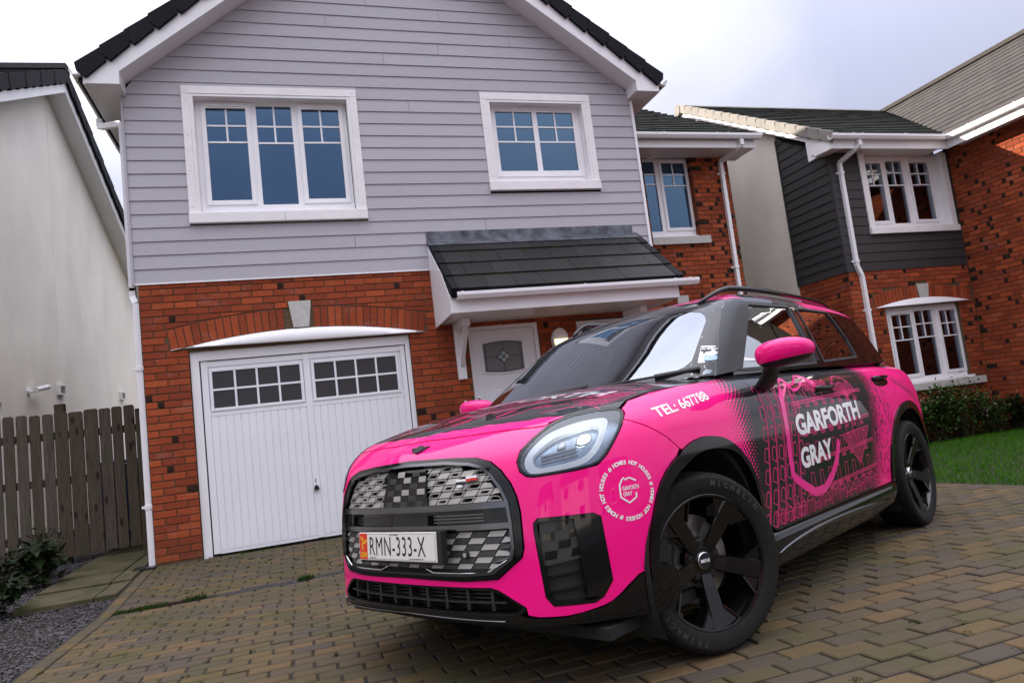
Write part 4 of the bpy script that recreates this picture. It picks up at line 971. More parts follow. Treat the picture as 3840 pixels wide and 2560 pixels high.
bs = [(10.35, .40, .45, .22, .66, 700, .075, 'shrub with big yellowish leaves by the drain pipe, just behind the car', 0, 'leaf'), (10.95, .45, .5, .28, .88, 1000, .06, 'tall leafy shrub with white blossom under the left of the brick house window', 9, 'leaf'),
      (11.55, .45, .48, .28, .98, 1000, .055, 'tallest leafy shrub, reaching the sill of the ground floor window', 8, 'leaf'), (12.05, .36, .42, .28, .66, 800, .055, 'low leafy shrub with pink blossom near the brick corner', 12, 'leaf'), (12.40, .30, .28, .3, .62, 500, .055, 'dark leafy shrub in the brick corner beside the lawn', 5, 'leaf_dark')]
for i, (x, y, rx, ry, h, n, L, lab, fl, mt) in enumerate(bs): shrub('garden_shrub', lab, x, y, bz, rx, ry, h, int(n*1.9), L*1.15, mt, 'shrubs under the brick house window', fl*2, 20+i)

# ------------------------------------------------------------------ neighbour on the left
th = math.radians(3.6); LH = thing('house', 'white rendered house with black tiled gable roof at the left', 'house', (-2.6, 7, 0))
cs_, sn_ = math.cos(th), math.sin(th)
def Lp(a, d, z): a, d = a*1.247, d*1.247; return (-2.601+sn_*a+cs_*d, 7.003+cs_*a-sn_*d, 1.0789+1.247*(z-1.0789))    # a along the gable wall (to the back), d outwards
def Lprism(mb, poly, d0, d1):
    n = len(poly); vs = [Lp(a, d0, z) for a, z in poly]+[Lp(a, d1, z) for a, z in poly]
    mb.add(vs, [tuple(range(n))[::-1], tuple(range(n, 2*n))]+[(i, (i+1) % n, n+(i+1) % n, n+i) for i in range(n)])
def Lbox(root, name, mat, a0, a1, d0, d1, z0, z1, bevel=0):
    mb = MB(); Lprism(mb, [(a0, z0), (a1, z0), (a1, z1), (a0, z1)], d0, d1); return mb.build(name, mat, root, bevel=bevel)
AP, ZA, SL = -.155, 6.905, .548
zl = lambda a: ZA-SL*abs(a-AP)
mb = MB(); Lprism(mb, [(-4.4, -.3), (-3.0, -.3), (-3.0, 1.96), (-2.05, 1.96), (-2.05, -.3), (4.6, -.3), (4.6, zl(4.6)), (AP, ZA), (-4.4, zl(-4.4))], -7, 0); mb.build('render_wall', M['render'], LH)
Lbox(LH, 'movement_joint', M['soffit'], AP-.006, AP+.006, -.003, .004, 0, ZA-.02)
for sg in (-1, 1):
    e = 4.75; q = [(AP, ZA), (AP+sg*e, zl(AP+sg*e))]
    mb = MB(); mb.add([Lp(q[0][0], 0, q[0][1]), Lp(q[1][0], 0, q[1][1]), Lp(q[1][0], .262, q[1][1]), Lp(q[0][0], .262, q[0][1])], [(0, 1, 2, 3)]); mb.build('verge_soffit', M['soffit'], LH)
    mb = MB(); Lprism(mb, [(q[0][0], q[0][1]-.004), (q[1][0], q[1][1]-.004), (q[1][0], q[1][1]+.20), (q[0][0], q[0][1]+.20)], .2625, .28); mb.build('bargeboard', M['white'], LH)
    mb = MB(); Lprism(mb, [(q[0][0], q[0][1]+.17), (q[1][0], q[1][1]+.17), (q[1][0], q[1][1]+.34), (q[0][0], q[0][1]+.34)], -7, .25); mb.build('roof', M['tile_dark'], LH)
    k = 0
    while k*.262 < e:
        a0 = k*.262; a1 = a0+.30
        P = lambda a, dz: (AP+sg*a, zl(AP+sg*a)+dz)
        mb = MB(); Lprism(mb, [P(a1, .385), P(a1, .30), P(a1-.04, .13), P(a0, .165), P(a0, .362)], .281, .325+.006*(k % 2)); mb.build('verge_tile', M['tile_dark'], LH, bevel=.006)
        mb = MB(); Lprism(mb, [P(a0, .362), P(a1, .385), P(a1, .365), P(a0, .345)], -7, .2805); mb.build('tile_course', M['tile_dark'], LH); k += 1
mb = MB(); Lprism(mb, [(AP-.13, ZA+.33), (AP+.13, ZA+.33), (AP+.07, ZA+.45), (AP-.07, ZA+.45)], -7, .33); mb.build('ridge_tile', M['tile_dark'], LH, bevel=.01)
def vent(a, z, lab):
    v = thing('wall_vent', lab, 'vent', Lp(a, .02, z), 'louvred vents on the white gable wall'); mb = MB(); w, h = .115, .075
    for b in ((a-w, a-w+.02, z-h, z+h), (a+w-.02, a+w, z-h, z+h), (a-w+.02, a+w-.02, z+h-.02, z+h), (a-w+.02, a+w-.02, z-h, z-h+.02)): Lprism(mb, [(b[0], b[2]), (b[1], b[2]), (b[1], b[3]), (b[0], b[3])], .001, .045)
    mb.build('vent_frame', M['trim'], v)
    for k in range(6): zz = z-h+.025+k*.0175; mb = MB(); Lprism(mb, [(a-w+.021, zz), (a+w-.021, zz), (a+w-.021, zz+.006), (a-w+.021, zz+.006)], .01, .04); mb.build('vent_louvre', M['stone'], v)
    Lbox(v, 'vent_back', M['dark_gap'], a-w+.02, a+w-.02, .002, .006, z-h+.02, z+h-.02)
vent(-.18, 2.235, 'louvred wall vent below the joint of the white gable, nearer the camera lamp'); vent(2.85, 2.31, 'louvred wall vent on the white gable, just left of the grey clad house')
cm_ = thing('security_camera', 'small white bullet security camera on the left white gable wall', 'camera', Lp(-1.28, .02, 2.16)); mb = MB(); p0 = Lp(-1.28, .0, 2.16); p1 = Lp(-1.28, .10, 2.13)
mb.tube([Lp(-1.28, 0.001, 2.15), Lp(-1.28, .02, 2.15)], .055, 16); mb.tube([Lp(-1.28, .02, 2.15), Lp(-1.26, .09, 2.14), Lp(-1.22, .10, 2.17)], .018, 8); mb.build('camera_mount', M['white'], cm_)
mb = MB(); mb.tube([Lp(-1.30, .10, 2.16), Lp(-1.02, .13, 2.21)], .042, 14); mb.tube([Lp(-1.02, .13, 2.21), Lp(-.99, .133, 2.215)], .046, 14); mb.build('camera_body', M['white'], cm_)
Lbox(LH, 'side_window', M['glass'], -2.98, -2.07, -.10, -.08, .9, 1.95); Lbox(LH, 'side_window_frame', M['white'], -2.12, -2.05, -.08, -.02, .9, 1.96)
# timber fence and gate
Fn = thing('fence', 'weathered vertical board timber fence and gate between the two houses', 'fence', (-.9, 1.5, 0))
x = -.40; k = 0; Yf = 1.5
ws = [.118, .112, .125, .150, .150, .138]+[.108]*12; gp = [.018, .012, .012, .010, .012, .014]+[.026]*12
for k in range(16):
    w_ = ws[k]; x1 = x; x0 = x-w_; zt = 1.745+rng.uniform(-.012, .012) if k else 1.755; zbm = .05+rng.uniform(-.015, .02) if k < 6 else -.0; c = .018
    mb = MB(); mb.prism([(x0, zbm), (x1, zbm), (x1, zt-c), (x1-c, zt), (x0+c, zt), (x0, zt-c)], 1, Yf-.011+rng.uniform(-.003, .003), Yf+.011)
    mb.build('fence_board', M['wood'], Fn, bevel=.002); x = x0-gp[k]
for zz in (1.47, .93, .30): box(Fn, 'fence_rail', M['wood'], -2.9, -.40, Yf+.013, Yf+.060, zz-.045, zz+.045)
box(Fn, 'fence_post', M['wood'], -1.27, -1.17, Yf+.061, Yf+.16, -.1, 1.85); box(Fn, 'fence_post', M['wood'], -.39, -.30, Yf-.02, Yf+.08, -.1, 1.70)
bn = thing('wheelie_bin', 'blue wheelie bin glimpsed through the gaps of the timber gate', 'bin', (-.75, 2.3, 0)); M['blue'] = simple('blue plastic', (.01, .05, .18), .5)
mb = MB(); mb.add([(-.95, 2.05, .05), (-.52, 2.05, .05), (-.52, 2.55, .05), (-.95, 2.55, .05), (-1.0, 1.98, 1.05), (-.47, 1.98, 1.05), (-.47, 2.62, 1.05), (-1.0, 2.62, 1.05)], [(0, 3, 2, 1), (4, 5, 6, 7), (0, 1, 5, 4), (1, 2, 6, 5), (2, 3, 7, 6), (3, 0, 4, 7)]); mb.build('bin_body', M['blue'], bn, bevel=.02); box(bn, 'bin_lid', M['blue'], -1.02, -.45, 1.96, 2.64, 1.055, 1.10, bevel=.02)
ls = [(-1.02, -.05, .20, .20, .50, 170, .13, 'gangly broad leaved young shrub at the slab path edge', 'leaf_dark'), (-1.45, .25, .42, .38, .46, 750, .06, 'dense low green bush against the timber fence at the left edge', 'leaf_dark'), (-1.12, .55, .24, .30, .62, 420, .055, 'reddish stemmed shrub in front of the timber gate', 'leaf_dark'), (-1.02, -1.15, .30, .26, .33, 260, .10, 'broad leaved plant on the grey chippings at the picture left', 'leaf_dark'), (-1.75, -.55, .4, .4, .5, 500, .06, 'dark bush among the chippings, cut by the left picture edge', 'leaf_dark')]
for i, (x, y, rx, ry, h, n, L, lab, mt) in enumerate(ls): shrub('bed_shrub', lab, x, y, -.03, rx, ry, h, n, L, mt, 'shrubs in the left bed', 0, 40+i)
# added shading house at left; houses across the road, seen only as reflections in glass and paint
M['plain_brick'] = simple('distant brick', (.30, .075, .035), .85, nscale=18, namt=.3)
shade_house = thing('house', 'added white rendered house, unseen at far left, shading the car and drive', 'house', (-13, -1, -.3)); mb = MB(); mb.box(-17, -9, -6, 6, -.5, 5); mb.build('wall', M['render'], shade_house); mb = MB(); mb.prism([(-17.4, 4.95), (-8.6, 4.95), (-13, 8.3)], 1, -6.4, 6.4); mb.build('roof', M['tile_dark'], shade_house)  # added out-of-view house that keeps the car and drive in shade
for hx, hw in ((-13, 8), (1, 8.5), (14, 8)):
    Ho = thing('house', {-13: 'left white', 1: 'middle white', 14: 'right brick'}[hx]+' house across the road, seen only mirrored in the car and windows', 'house', (hx, -27, -.3), 'houses across the road')
    mb = MB(); mb.box(hx-hw/2, hx+hw/2, -33, -27, -.5, 5); mb.build('wall', M['render' if hx < 10 else 'plain_brick'], Ho); mb = MB(); mb.prism([(-26.5, 4.95), (-33.5, 4.95), (-30, 7.7)], 0, hx-hw/2-.3, hx+hw/2+.3); mb.build('roof', M['tile_dark'], Ho)
    for wx in (-2.4, 2.2):
        for wz in (.9, 3.3): box(Ho, 'window_frame', M['white'], hx+wx-.8, hx+wx+.8, -27+.001, -26.95, wz, wz+1.25); box(Ho, 'window_pane', M['glass'], hx+wx-.7, hx+wx+.7, -26.949, -26.94, wz+.1, wz+1.15)

# ------------------------------------------------------------------ car: body surfaces as smooth functions, car axes x forward, y left, z up
def ip(x,xs,ys):
    # smooth-ish monotone interpolation (catmull/pchip) 
    xs=np.asarray(xs,float); ys=np.asarray(ys,float); x=np.asarray(x,float)
    h=np.diff(xs); d=np.diff(ys)/h
    m=np.empty_like(ys); m[0]=d[0]; m[-1]=d[-1]
    m[1:-1]=np.where(d[:-1]*d[1:]<=0,0,2*d[:-1]*d[1:]/np.where(d[:-1]+d[1:]==0,1,d[:-1]+d[1:]))
    i=np.clip(np.searchsorted(xs,x)-1,0,len(xs)-2)
    t=(np.clip(x,xs[0],xs[-1])-xs[i])/h[i]
    t2=t*t;t3=t2*t
    r=(2*t3-3*t2+1)*ys[i]+(t3-2*t2+t)*h[i]*m[i]+(-2*t3+3*t2)*ys[i+1]+(t3-t2)*h[i]*m[i+1]
    r=r+np.where(x<xs[0],(x-xs[0])*m[0],0)+np.where(x>xs[-1],(x-xs[-1])*m[-1],0)
    return r
def smax(a,b,r):
    u=np.maximum(a+r,0); v=np.maximum(b+r,0)
    return np.minimum(np.maximum(a,b),-r)+np.sqrt(u*u+v*v)
def fbody(P):
    x,y,z=P[...,0],np.abs(P[...,1]),P[...,2]
    c0=ip(z,[.15,.30,.45,.60,.75,.85,.92,1.0],[.80,.842,.836,.826,.806,.780,.740,.655])
    ff=(x-(c0-.113*y**2-.327*y**4))*.95
    w=ip(z,[.15,.35,.55,.75,.87,.96,1.03,1.10],[.865,.9,.915,.918,.910,.888,.858,.815])
    tp=ip(x,[-3.6,-3.2,-2.7,-1.4,0.,.35,.8],[-.11,-.045,-.002,-.006,0,-.008,-.05])
    fs=y-(w+tp)
    h0=ip(x,[-3.6,-3.2,-1.5,-.5,-.2,.1,.35,.55,.7,.85],[1.11,1.135,1.15,1.142,1.125,1.098,1.063,1.014,.955,.87])
    ft=(z-(h0-.07*y**2-.06*y**4))*.97
    fr=-(x+ip(z,[.2,.5,.9,1.12],[3.45,3.56,3.55,3.42]))-(-.10*y**2)
    f=smax(ff,fs,.26); f=smax(f,-x-3.5+.12*y**2,.25) 
    f=smax(f,ft,.075)
    return f
def fgh(P):
    x,y,z=P[...,0],np.abs(P[...,1]),P[...,2]
    ws=(x-(ip(z,[1.0,1.12,1.3,1.45,1.6],[-.06,-.235,-.53,-.79,-1.08])-.20*y**2-.15*y**4))*.5
    sd=(y-ip(z,[1.0,1.12,1.3,1.48,1.62],[.83,.785,.725,.655,.59])-ip(x,[-3.3,-2.6,-1.5,-.8,-.3],[-.08,-.02,0,-.005,-.02]))*.93
    rf=z-(ip(x,[-3.3,-2.8,-2.2,-1.6,-1.15,-.9],[1.50,1.563,1.600,1.613,1.597,1.578])-.05*y**2-.06*y**4)
    rr=(-(x)-ip(z,[1.05,1.2,1.45,1.6],[3.32,3.25,3.08,2.95])+.15*y**2)*.9
    f=smax(ws,sd,.07); f=smax(f,rr,.12); f=smax(f,rf,.10)
    return f
def cast(f,O,D,t0,t1,n=80):
    """first sign change f>0 -> f<0 along rays; returns t or nan"""
    O=np.asarray(O,float);D=np.asarray(D,float)
    ts=np.linspace(t0,t1,n)
    O,D=np.broadcast_arrays(O,D)
    V=f(O[...,None,:]+D[...,None,:]*ts[:,None])
    s=(V[...,:-1]>0)&(V[...,1:]<=0)
    k=np.argmax(s,-1); ok=s.any(-1)
    a=ts[k];b=ts[np.minimum(k+1,n-1)]
    for _ in range(40):
        m=.5*(a+b); v=f(O+D*m[...,None]); a=np.where(v>0,m,a); b=np.where(v>0,b,m)
    return np.where(ok,.5*(a+b),np.nan)
def gradn(f, P):
    e = 1e-3; g = np.stack([f(P+np.eye(3)[k]*e)-f(P-np.eye(3)[k]*e) for k in range(3)], -1)
    return g/np.maximum(np.linalg.norm(g, axis=-1, keepdims=True), 1e-9)
def dmap(dom, uv):
    """domain coordinates -> surface points and normals"""
    uv = np.asarray(uv, float); a, b = uv[:, 0], uv[:, 1]; z0 = np.zeros_like(a); f = fbody
    if dom == 'F': th = a/.9; D = np.stack([np.cos(th), np.sin(th), z0], -1); O = np.stack([z0-.2, z0, b], -1); t = (1.6, 1.6)
    elif dom == 'B': th = a/.6; D = np.stack([np.cos(th), np.sin(th), z0], -1); O = np.stack([z0-2.9, z0, b], -1); t = (1.6, 1.6)
    elif dom == 'T': D = np.stack([z0, z0, z0+1], -1); O = np.stack([a, b, z0+.2], -1); t = (1.4, 1.4)
    elif dom in ('S', 'GS'): D = np.stack([z0, z0+1, z0], -1); O = np.stack([a, z0, b], -1); t = (1.4, 1.4); f = fbody if dom == 'S' else fgh
    elif dom == 'GF': D = np.stack([z0+1, z0, z0], -1); O = np.stack([z0-2.0, a, b], -1); t = (2.6, 2.6); f = fgh
    elif dom == 'GB': D = np.stack([z0-1, z0, z0], -1); O = np.stack([z0-2.0, a, b], -1); t = (2.6, 2.6); f = fgh
    elif dom == 'GR': ph = b/.6; D = np.stack([z0, np.sin(ph), np.cos(ph)], -1); O = np.stack([a, z0, z0+1.15], -1); t = (1.3, 1.3); f = fgh
    k = cast(f, O+D*t[0], -D, 0, t[0]-.05, 70); k = np.where(np.isnan(k), t[0]-.3, k)
    P = O+D*(t[0]-k)[:, None]; return P, gradn(f, P)
def pip(pts, poly):
    pts = np.asarray(pts); x, y = pts[:, 0], pts[:, 1]; c = np.zeros(len(pts), bool); n = len(poly)
    for i in range(n):
        x0, y0 = poly[i]; x1, y1 = poly[(i+1) % n]
        if y0 == y1: continue
        h = ((y0 > y) != (y1 > y)) & (x < (x1-x0)*(y-y0)/(y1-y0)+x0); c ^= h
    return c
def area2(p): return sum(p[i][0]*p[(i+1) % len(p)][1]-p[(i+1) % len(p)][0]*p[i][1] for i in range(len(p)))/2
def offset(poly, g):
    """shrink a closed polygon by g (negative grows it)"""
    n = len(poly); s = 1 if area2(poly) > 0 else -1; out = []
    for i in range(n):
        a = np.array(poly[i-1]); b = np.array(poly[i]); c = np.array(poly[(i+1) % n])
        d1 = b-a; d2 = c-b; l1 = np.hypot(*d1); l2 = np.hypot(*d2)
        if l1 < 1e-9 or l2 < 1e-9: out.append(tuple(b)); continue
        n1 = np.array([-d1[1], d1[0]])/l1*s; n2 = np.array([-d2[1], d2[0]])/l2*s
        m = n1+n2; k = m@m; m = m/np.sqrt(k) if k > 1e-6 else n1
        out.append(tuple(b+m*g/max(.45, m@n1)))
    return out
def dense(poly, step, closed=True):
    out = []; n = len(poly)
    for i in range(n if closed else n-1):
        a = np.array(poly[i]); b = np.array(poly[(i+1) % n]); k = max(1, int(math.ceil(np.hypot(*(b-a))/step)))
        out += [tuple(a+(b-a)*j/k) for j in range(k)]
    if not closed: out.append(tuple(poly[-1]))
    return out
def chaikin(p, it=2, closed=True):
    for _ in range(it):
        q = []; n = len(p)
        for i in range(n if closed else n-1):
            a = np.array(p[i]); b = np.array(p[(i+1) % n]); q += [tuple(a*.75+b*.25), tuple(a*.25+b*.75)]
        if not closed: q = [p[0]]+q+[p[-1]]
        p = q
    return p
CARM = Matrix(((-.882998, -.469301, .0), (0, 0, 0), (0, 0, 0)))
def panel(name, dom, loop, mat, holes=(), step=.03, off=0.0, thick=.018, gap=0.0, parent=None, mirror=False, rimholes=True):
    """sheet on the body surface bounded by loop, with edges turned inwards by thick"""
    if gap: loop = offset(loop, gap); holes = [offset(h, -gap) for h in holes]
    L = dense(loop, step); HS = [dense(h, step) for h in holes]
    pts = list(L); edges = [(i, (i+1) % len(L)) for i in range(len(L))]
    for h in HS: b = len(pts); pts += h; edges += [(b+i, b+(i+1) % len(h)) for i in range(len(h))]
    bd = np.array(pts); x0, y0 = bd.min(0); x1, y1 = bd.max(0)
    gx, gy = np.meshgrid(np.arange(x0+step/2, x1, step), np.arange(y0+step/2, y1, step*.87)); gx = gx+(np.arange(gx.shape[0])[:, None] % 2)*step/2
    G = np.stack([gx.ravel(), gy.ravel()], -1)
    if len(G):
        ok = pip(G, L)
        for h in HS: ok &= ~pip(G, h)
        G = G[ok]
        if len(G): G = G[np.array([((bd-g)**2).sum(1).min() > (.45*step)**2 for g in G])]
        pts += [tuple(g) for g in G]
    V, E, F, *_ = delaunay_2d_cdt([Vector(p) for p in pts], edges, [], 0, 1e-6)
    uv = np.array([tuple(v) for v in V]); F = [f for f in F if len(f) == 3]
    cen = np.array([uv[list(f)].mean(0) for f in F]); ok = pip(cen, L)
    for h in HS: ok &= ~pip(cen, h)
    F = [f for f, k in zip(F, ok) if k]
    used = sorted({i for f in F for i in f}); rm = {o: n for n, o in enumerate(used)}; F = [tuple(rm[i] for i in f) for f in F]; uv = uv[used]
    P, N = dmap(dom, uv); P = P+N*off
    if mirror: P = P*[1, -1, 1]; N = N*[1, -1, 1]
    f0 = np.array(F); nn = np.cross(P[f0[:, 1]]-P[f0[:, 0]], P[f0[:, 2]]-P[f0[:, 0]]); flip = (nn*N[f0[:, 0]]).sum(1) < 0
    F = [(f[0], f[2], f[1]) if k else f for f, k in zip(F, flip)]
    verts = [tuple(p) for p in P]; norms = [tuple(n) for n in N]; nf = len(F)
    if thick:
        cnt = {}
        for f in F:
            for a, b in ((f[0], f[1]), (f[1], f[2]), (f[2], f[0])): cnt.setdefault((min(a, b), max(a, b)), []).append((a, b))
        for k, es in cnt.items():
            if len(es) == 1:
                a, b = es[0]; e = P[b]-P[a]; q = np.cross(e, N[a]); q = q/max(1e-9, np.linalg.norm(q)); i = len(verts)
                verts += [tuple(P[a]), tuple(P[b]), tuple(P[b]-N[b]*thick), tuple(P[a]-N[a]*thick)]; norms += [tuple(q)]*4; F.append((i+1, i, i+3, i+2))
    me = bpy.data.meshes.new(name); me.from_pydata(verts, [], F); me.materials.append(mat)
    me.polygons.foreach_set('use_smooth', [True]*len(F)); me.update(); me.normals_split_custom_set_from_vertices(norms)
    return link(name, me, parent)
def A(pts): return [(math.radians(t)*.9, z) for t, z in pts]     # front domain from degrees
def sym(pts): return pts+[(-a, b) for a, b in reversed(pts) if abs(a) > 1e-6]
def ring_pts(cx, cz, r, a0, a1, n=40): return [(cx+r*math.cos(math.radians(a0+(a1-a0)*i/n)), cz+r*math.sin(math.radians(a0+(a1-a0)*i/n))) for i in range(n+1)]
# car paint: pink and black wrap, halftone edges are flat print
def wrap_mat(name, part):
    t = NT(name); sp = t.node('ShaderNodeSeparateXYZ'); t.l.new(t.coord('Object'), sp.inputs[0]); x, y, z = sp.outputs
    m = t.math; tone = None
    pink, black = (.90, .0015, .215), (.006, .005, .006)
    def half(s, wdt, sc):
        h = m('MULTIPLY', m('COSINE', m('MULTIPLY', m('ADD', x, m('MULTIPLY', z, .35)), 2*math.pi/sc)), m('COSINE', m('MULTIPLY', m('SUBTRACT', z, m('MULTIPLY', x, .15)), 2*math.pi/sc)))
        return m('GREATER_THAN', m('ADD', s, m('MULTIPLY', h, wdt)), 0.0)
    if part == 'side':
        n = t.noise(t.coord('Object'), 9, 3); jag = m('MULTIPLY', m('SUBTRACT', n, .5), .10)
        sF = m('ADD', m('ADD', x, m('ADD', .37, m('MULTIPLY', m('SUBTRACT', z, .7), .10))), jag)
        sR = m('ADD', m('SUBTRACT', m('SUBTRACT', -2.055, m('MULTIPLY', m('SUBTRACT', z, .66), .42)), x), jag)
        tone = m('MAXIMUM', half(sF, .105, .030), half(sR, .125, .023))
        col = t.mix(tone, black, pink)
    elif part == 'bonnet':
        n = t.noise(t.coord('Object'), 5, 3); jag = m('MULTIPLY', m('SUBTRACT', n, .5), .08)
        s = m('ADD', m('SUBTRACT', m('ADD', x, m('MULTIPLY', m('MULTIPLY', y, y), .24)), .622), jag)
        col = t.mix(m('GREATER_THAN', s, 0.0), black, pink)
    elif part == 'roof':
        s = m('SUBTRACT', m('ADD', -1.98, m('MULTIPLY', m('ABSOLUTE', y), -.10)), x)
        col = t.mix(half(s, .10, .03), black, pink)
    else: col = pink
    t.set(col=col, rough=.5, spec=.12, coat=.85, coatr=.012)
    return t.m
for k in ('side', 'bonnet', 'roof', 'pink'): M['wrap_'+k] = wrap_mat('car wrap '+k, k)
M['piano'] = simple('gloss black trim', (.0035, .0035, .004), .06, spec=.5)
M['matt'] = simple('matt black trim', (.016, .016, .018), .48, nscale=40, namt=.15)
M['pillar'] = simple('satin charcoal pillar', (.016, .017, .020), .34, spec=.35, nscale=300, namt=.2)
M['under'] = simple('car underside', (.006, .006, .006), .9)
M['grille_grey'] = simple('satin grey grille', (.40, .385, .36), .33, metal=.35, nscale=200, namt=.12)
M['grille_dark'] = simple('dark grey grille', (.055, .055, .055), .35, metal=.5, nscale=200, namt=.12)
M['bright'] = simple('dark chrome blade', (.17, .175, .185), .16, metal=1)
M['printpink'] = simple('pink wrap print', (.62, .028, .16), .5, spec=.2, coat=.4)
M['hotpink'] = simple('hot pink wrap print', (.86, .004, .26), .4, coat=1)
M['printwhite'] = simple('white wrap print', (.80, .80, .82), .4, coat=.8)
M['plate_white'] = simple('plate white', (.74, .72, .68), .4, coat=.3)
M['plate_black'] = simple('plate black', (.008, .008, .009), .4)
M['yellow'] = simple('yellow print', (.75, .48, .02), .4)
M['orange'] = simple('red plate band', (.72, .045, .015), .4)
M['lamp_housing'] = simple('headlight reflector', (.20, .25, .31), .22, metal=.9, nscale=14, namt=.35)
t = NT('daytime running ring'); t.set(col=(.62, .64, .68), rough=.25, emit=(.82, .88, 1), estr=.07, coat=.6); M['drl'] = t.m
t = NT('lit headlight projector'); t.set(col=(1, 1, .95), rough=.3, emit=(.95, 1, .88), estr=7); M['beam'] = t.m
M['lens'] = glass_mat('headlight lens', (.93, .95, .97), .03, clear=1, boost=.8)
M['carglass'] = glass_mat('windscreen glass', (.36, .40, .40), .20, clear=1)
M['sideglass'] = glass_mat('side window glass', (.30, .33, .34), .34, clear=1)
M['privacy'] = glass_mat('privacy glass', (.08, .075, .075), .10, clear=1)
def tyre_mat():
    t = NT('tyre rubber'); sp = t.node('ShaderNodeSeparateXYZ'); t.l.new(t.coord('Object'), sp.inputs[0]); x, y, z = sp.outputs; m = t.math
    ang = m('ARCTAN2', z, x); r = m('SQRT', m('ADD', m('MULTIPLY', x, x), m('MULTIPLY', z, z)))
    s = m('SINE', m('ADD', m('MULTIPLY', ang, 96.0), m('MULTIPLY', y, 40.0))); tr = m('GREATER_THAN', r, .331)
    h = m('MULTIPLY', m('GREATER_THAN', s, -.45), tr)
    n = t.noise(t.coord('Object'), 60, 4)
    c = t.ramp(n, [(.3, (.008, .0078, .0075)), (.7, (.015, .014, .013))])
    c = t.mix(m('MULTIPLY', m('SUBTRACT', 1.0, h), tr), c, (.004, .004, .004))
    t.set(col=c, rough=.75, spec=.2); t.bump(h, .9, .006); return t.m
M['tyre'] = tyre_mat()
M['rim'] = simple('gloss black alloy', (.004, .0038, .0038), .13, spec=.5)
M['disc'] = simple('brake disc steel', (.52, .49, .45), .38, metal=.9, nscale=3, namt=.15)
M['cloth'] = simple('dark seat cloth', (.03, .03, .033), .9)
# car root
c1 = Vector((-.8829, -.4695, 0)); nrm = Vector((-.00538, .03692, 1)).normalized()
fx = Vector((math.cos(3.63019), math.sin(3.63019), 0)); fx = (fx-nrm*fx.dot(nrm)).normalized(); ly = nrm.cross(fx)
car = thing('parked_car', 'hot pink and black wrapped compact SUV parked askew on the block drive', 'car', (0, 0, 0)); car['rigid'] = 1
mm = Matrix((fx, ly, nrm)).transposed().to_4x4(); mm.translation = Vector((2.56548, -4.86786, .04158)); car.matrix_basis = mm
del car['rigid']
# link() must keep car parts in car axes
_link = link
def link(name, data, parent=None):
    o = bpy.data.objects.new(name, data); C.objects.link(o)
    if parent is not None: o.parent = parent
    return o
WB = 2.692; ZC = .352
def RO(cx, g): return float(ip(g, [0, 8, 18, 27.5, 37, 47, 58, 68, 77, 99, 115, 127, 137, 146, 153, 160, 185], [.410, .413, .420, .428, .439, .456, .463, .461, .466, .478, .492, .496, .491, .484, .470, .457, .450])) if cx == 0 else float(ip(g, [-10, 2, 20, 38, 54, 76, 94, 110, 126, 143, 190], [.51, .50, .485, .472, .462, .458, .466, .485, .503, .515, .52]))
def RI(cx, g): return RO(cx, g)-(float(ip(g, [0, 40, 75, 105, 130, 185], [.034, .040, .052, .050, .026, .022])) if cx == 0 else float(ip(g, [0, 40, 90, 140, 190], [.036, .042, .050, .06, .06])))
def arch_pts(cx, fn, a0, a1, n, d=0.0): return [(cx+(fn(cx, g)+d)*math.cos(math.radians(g)), ZC+(fn(cx, g)+d)*math.sin(math.radians(g))) for g in np.linspace(a0, a1, n+1)]
def chaikin_(p, it=2): return chaikin(p, 1)
# ---- front
HL = A([(32.3, .836), (33.1, .874), (35.6, .912), (39.3, .958), (43.9, .981), (49.2, .989), (53.7, .987), (55.8, .980), (56.1, .960), (54.5, .920), (52.2, .871), (49.8, .821), (47.6, .790), (43.2, .782), (38.5, .779), (35.4, .778), (34.0, .783), (32.8, .801)])
GO = A([(0, .886), (15.6, .878), (22.7, .869), (26.5, .849), (28.8, .815), (30.7, .766), (31.7, .717), (32.1, .663), (32.0, .540), (31.4, .508), (26.1, .438), (18, .431), (0, .436)])
GI = A([(0, .864), (14, .858), (21.3, .845), (24.4, .830), (26.6, .800), (28.5, .753), (29.7, .701), (30.0, .640), (30.0, .544), (29.4, .508), (25.4, .461), (18, .454), (0, .455)])
def symloop(h): return h+[(-a, b) for a, b in h[::-1] if abs(a) > 1e-6]
GOL, GIL = symloop(GO), symloop(GI)
VT = A([(34.3, .590), (34.4, .620), (35.2, .634), (45.3, .627), (46.6, .612), (47.1, .392), (45.0, .343), (43.4, .330), (36.2, .337), (35.0, .368)])
BL = A([(0, .962), (13.8, .957), (26.6, .958), (38.0, .953), (39.3, .956)])                    # bonnet front edge
FE = [(55.2, .940), (57.0, .929), (59.6, .908), (62, .885), (65, .851), (68.6, .800)]            # bumper / fender line
def archF(angs):  # arch circle points in the front domain
    o = []
    for g in angs:
        x, z = arch_pts(0, RO, g, g, 0)[0]; y = dmap('S', [(x, z)])[0][0][1]; o.append((math.atan2(y, x+.2)*.9, z))
    return o
AR = archF([66, 60, 54, 48, 42, 36, 30, 24, 18, 12, 8])
LOW = A([(57.6, .402), (55, .402), (52.6, .392), (50.2, .365), (48.1, .338), (46.5, .322), (44.9, .313), (41, .302), (38.0, .298), (33.2, .303), (31.2, .312)])
INT = A([(31.0, .338), (29, .362), (27.2, .383), (25.8, .398), (24.2, .406), (12, .407), (0, .407)])
HLi = HL[3::-1]+HL[:11:-1]                                   # inner / lower outline from the bonnet line round to the outer tip
HLb = [HL[3], HL[2], HL[1], HL[0], HL[17], HL[16], HL[15], HL[14], HL[13], HL[12], HL[11], HL[10], HL[9]]
half = BL[:-1]+HLb+A(FE)+AR+LOW+INT[:-1]+[INT[-1]]
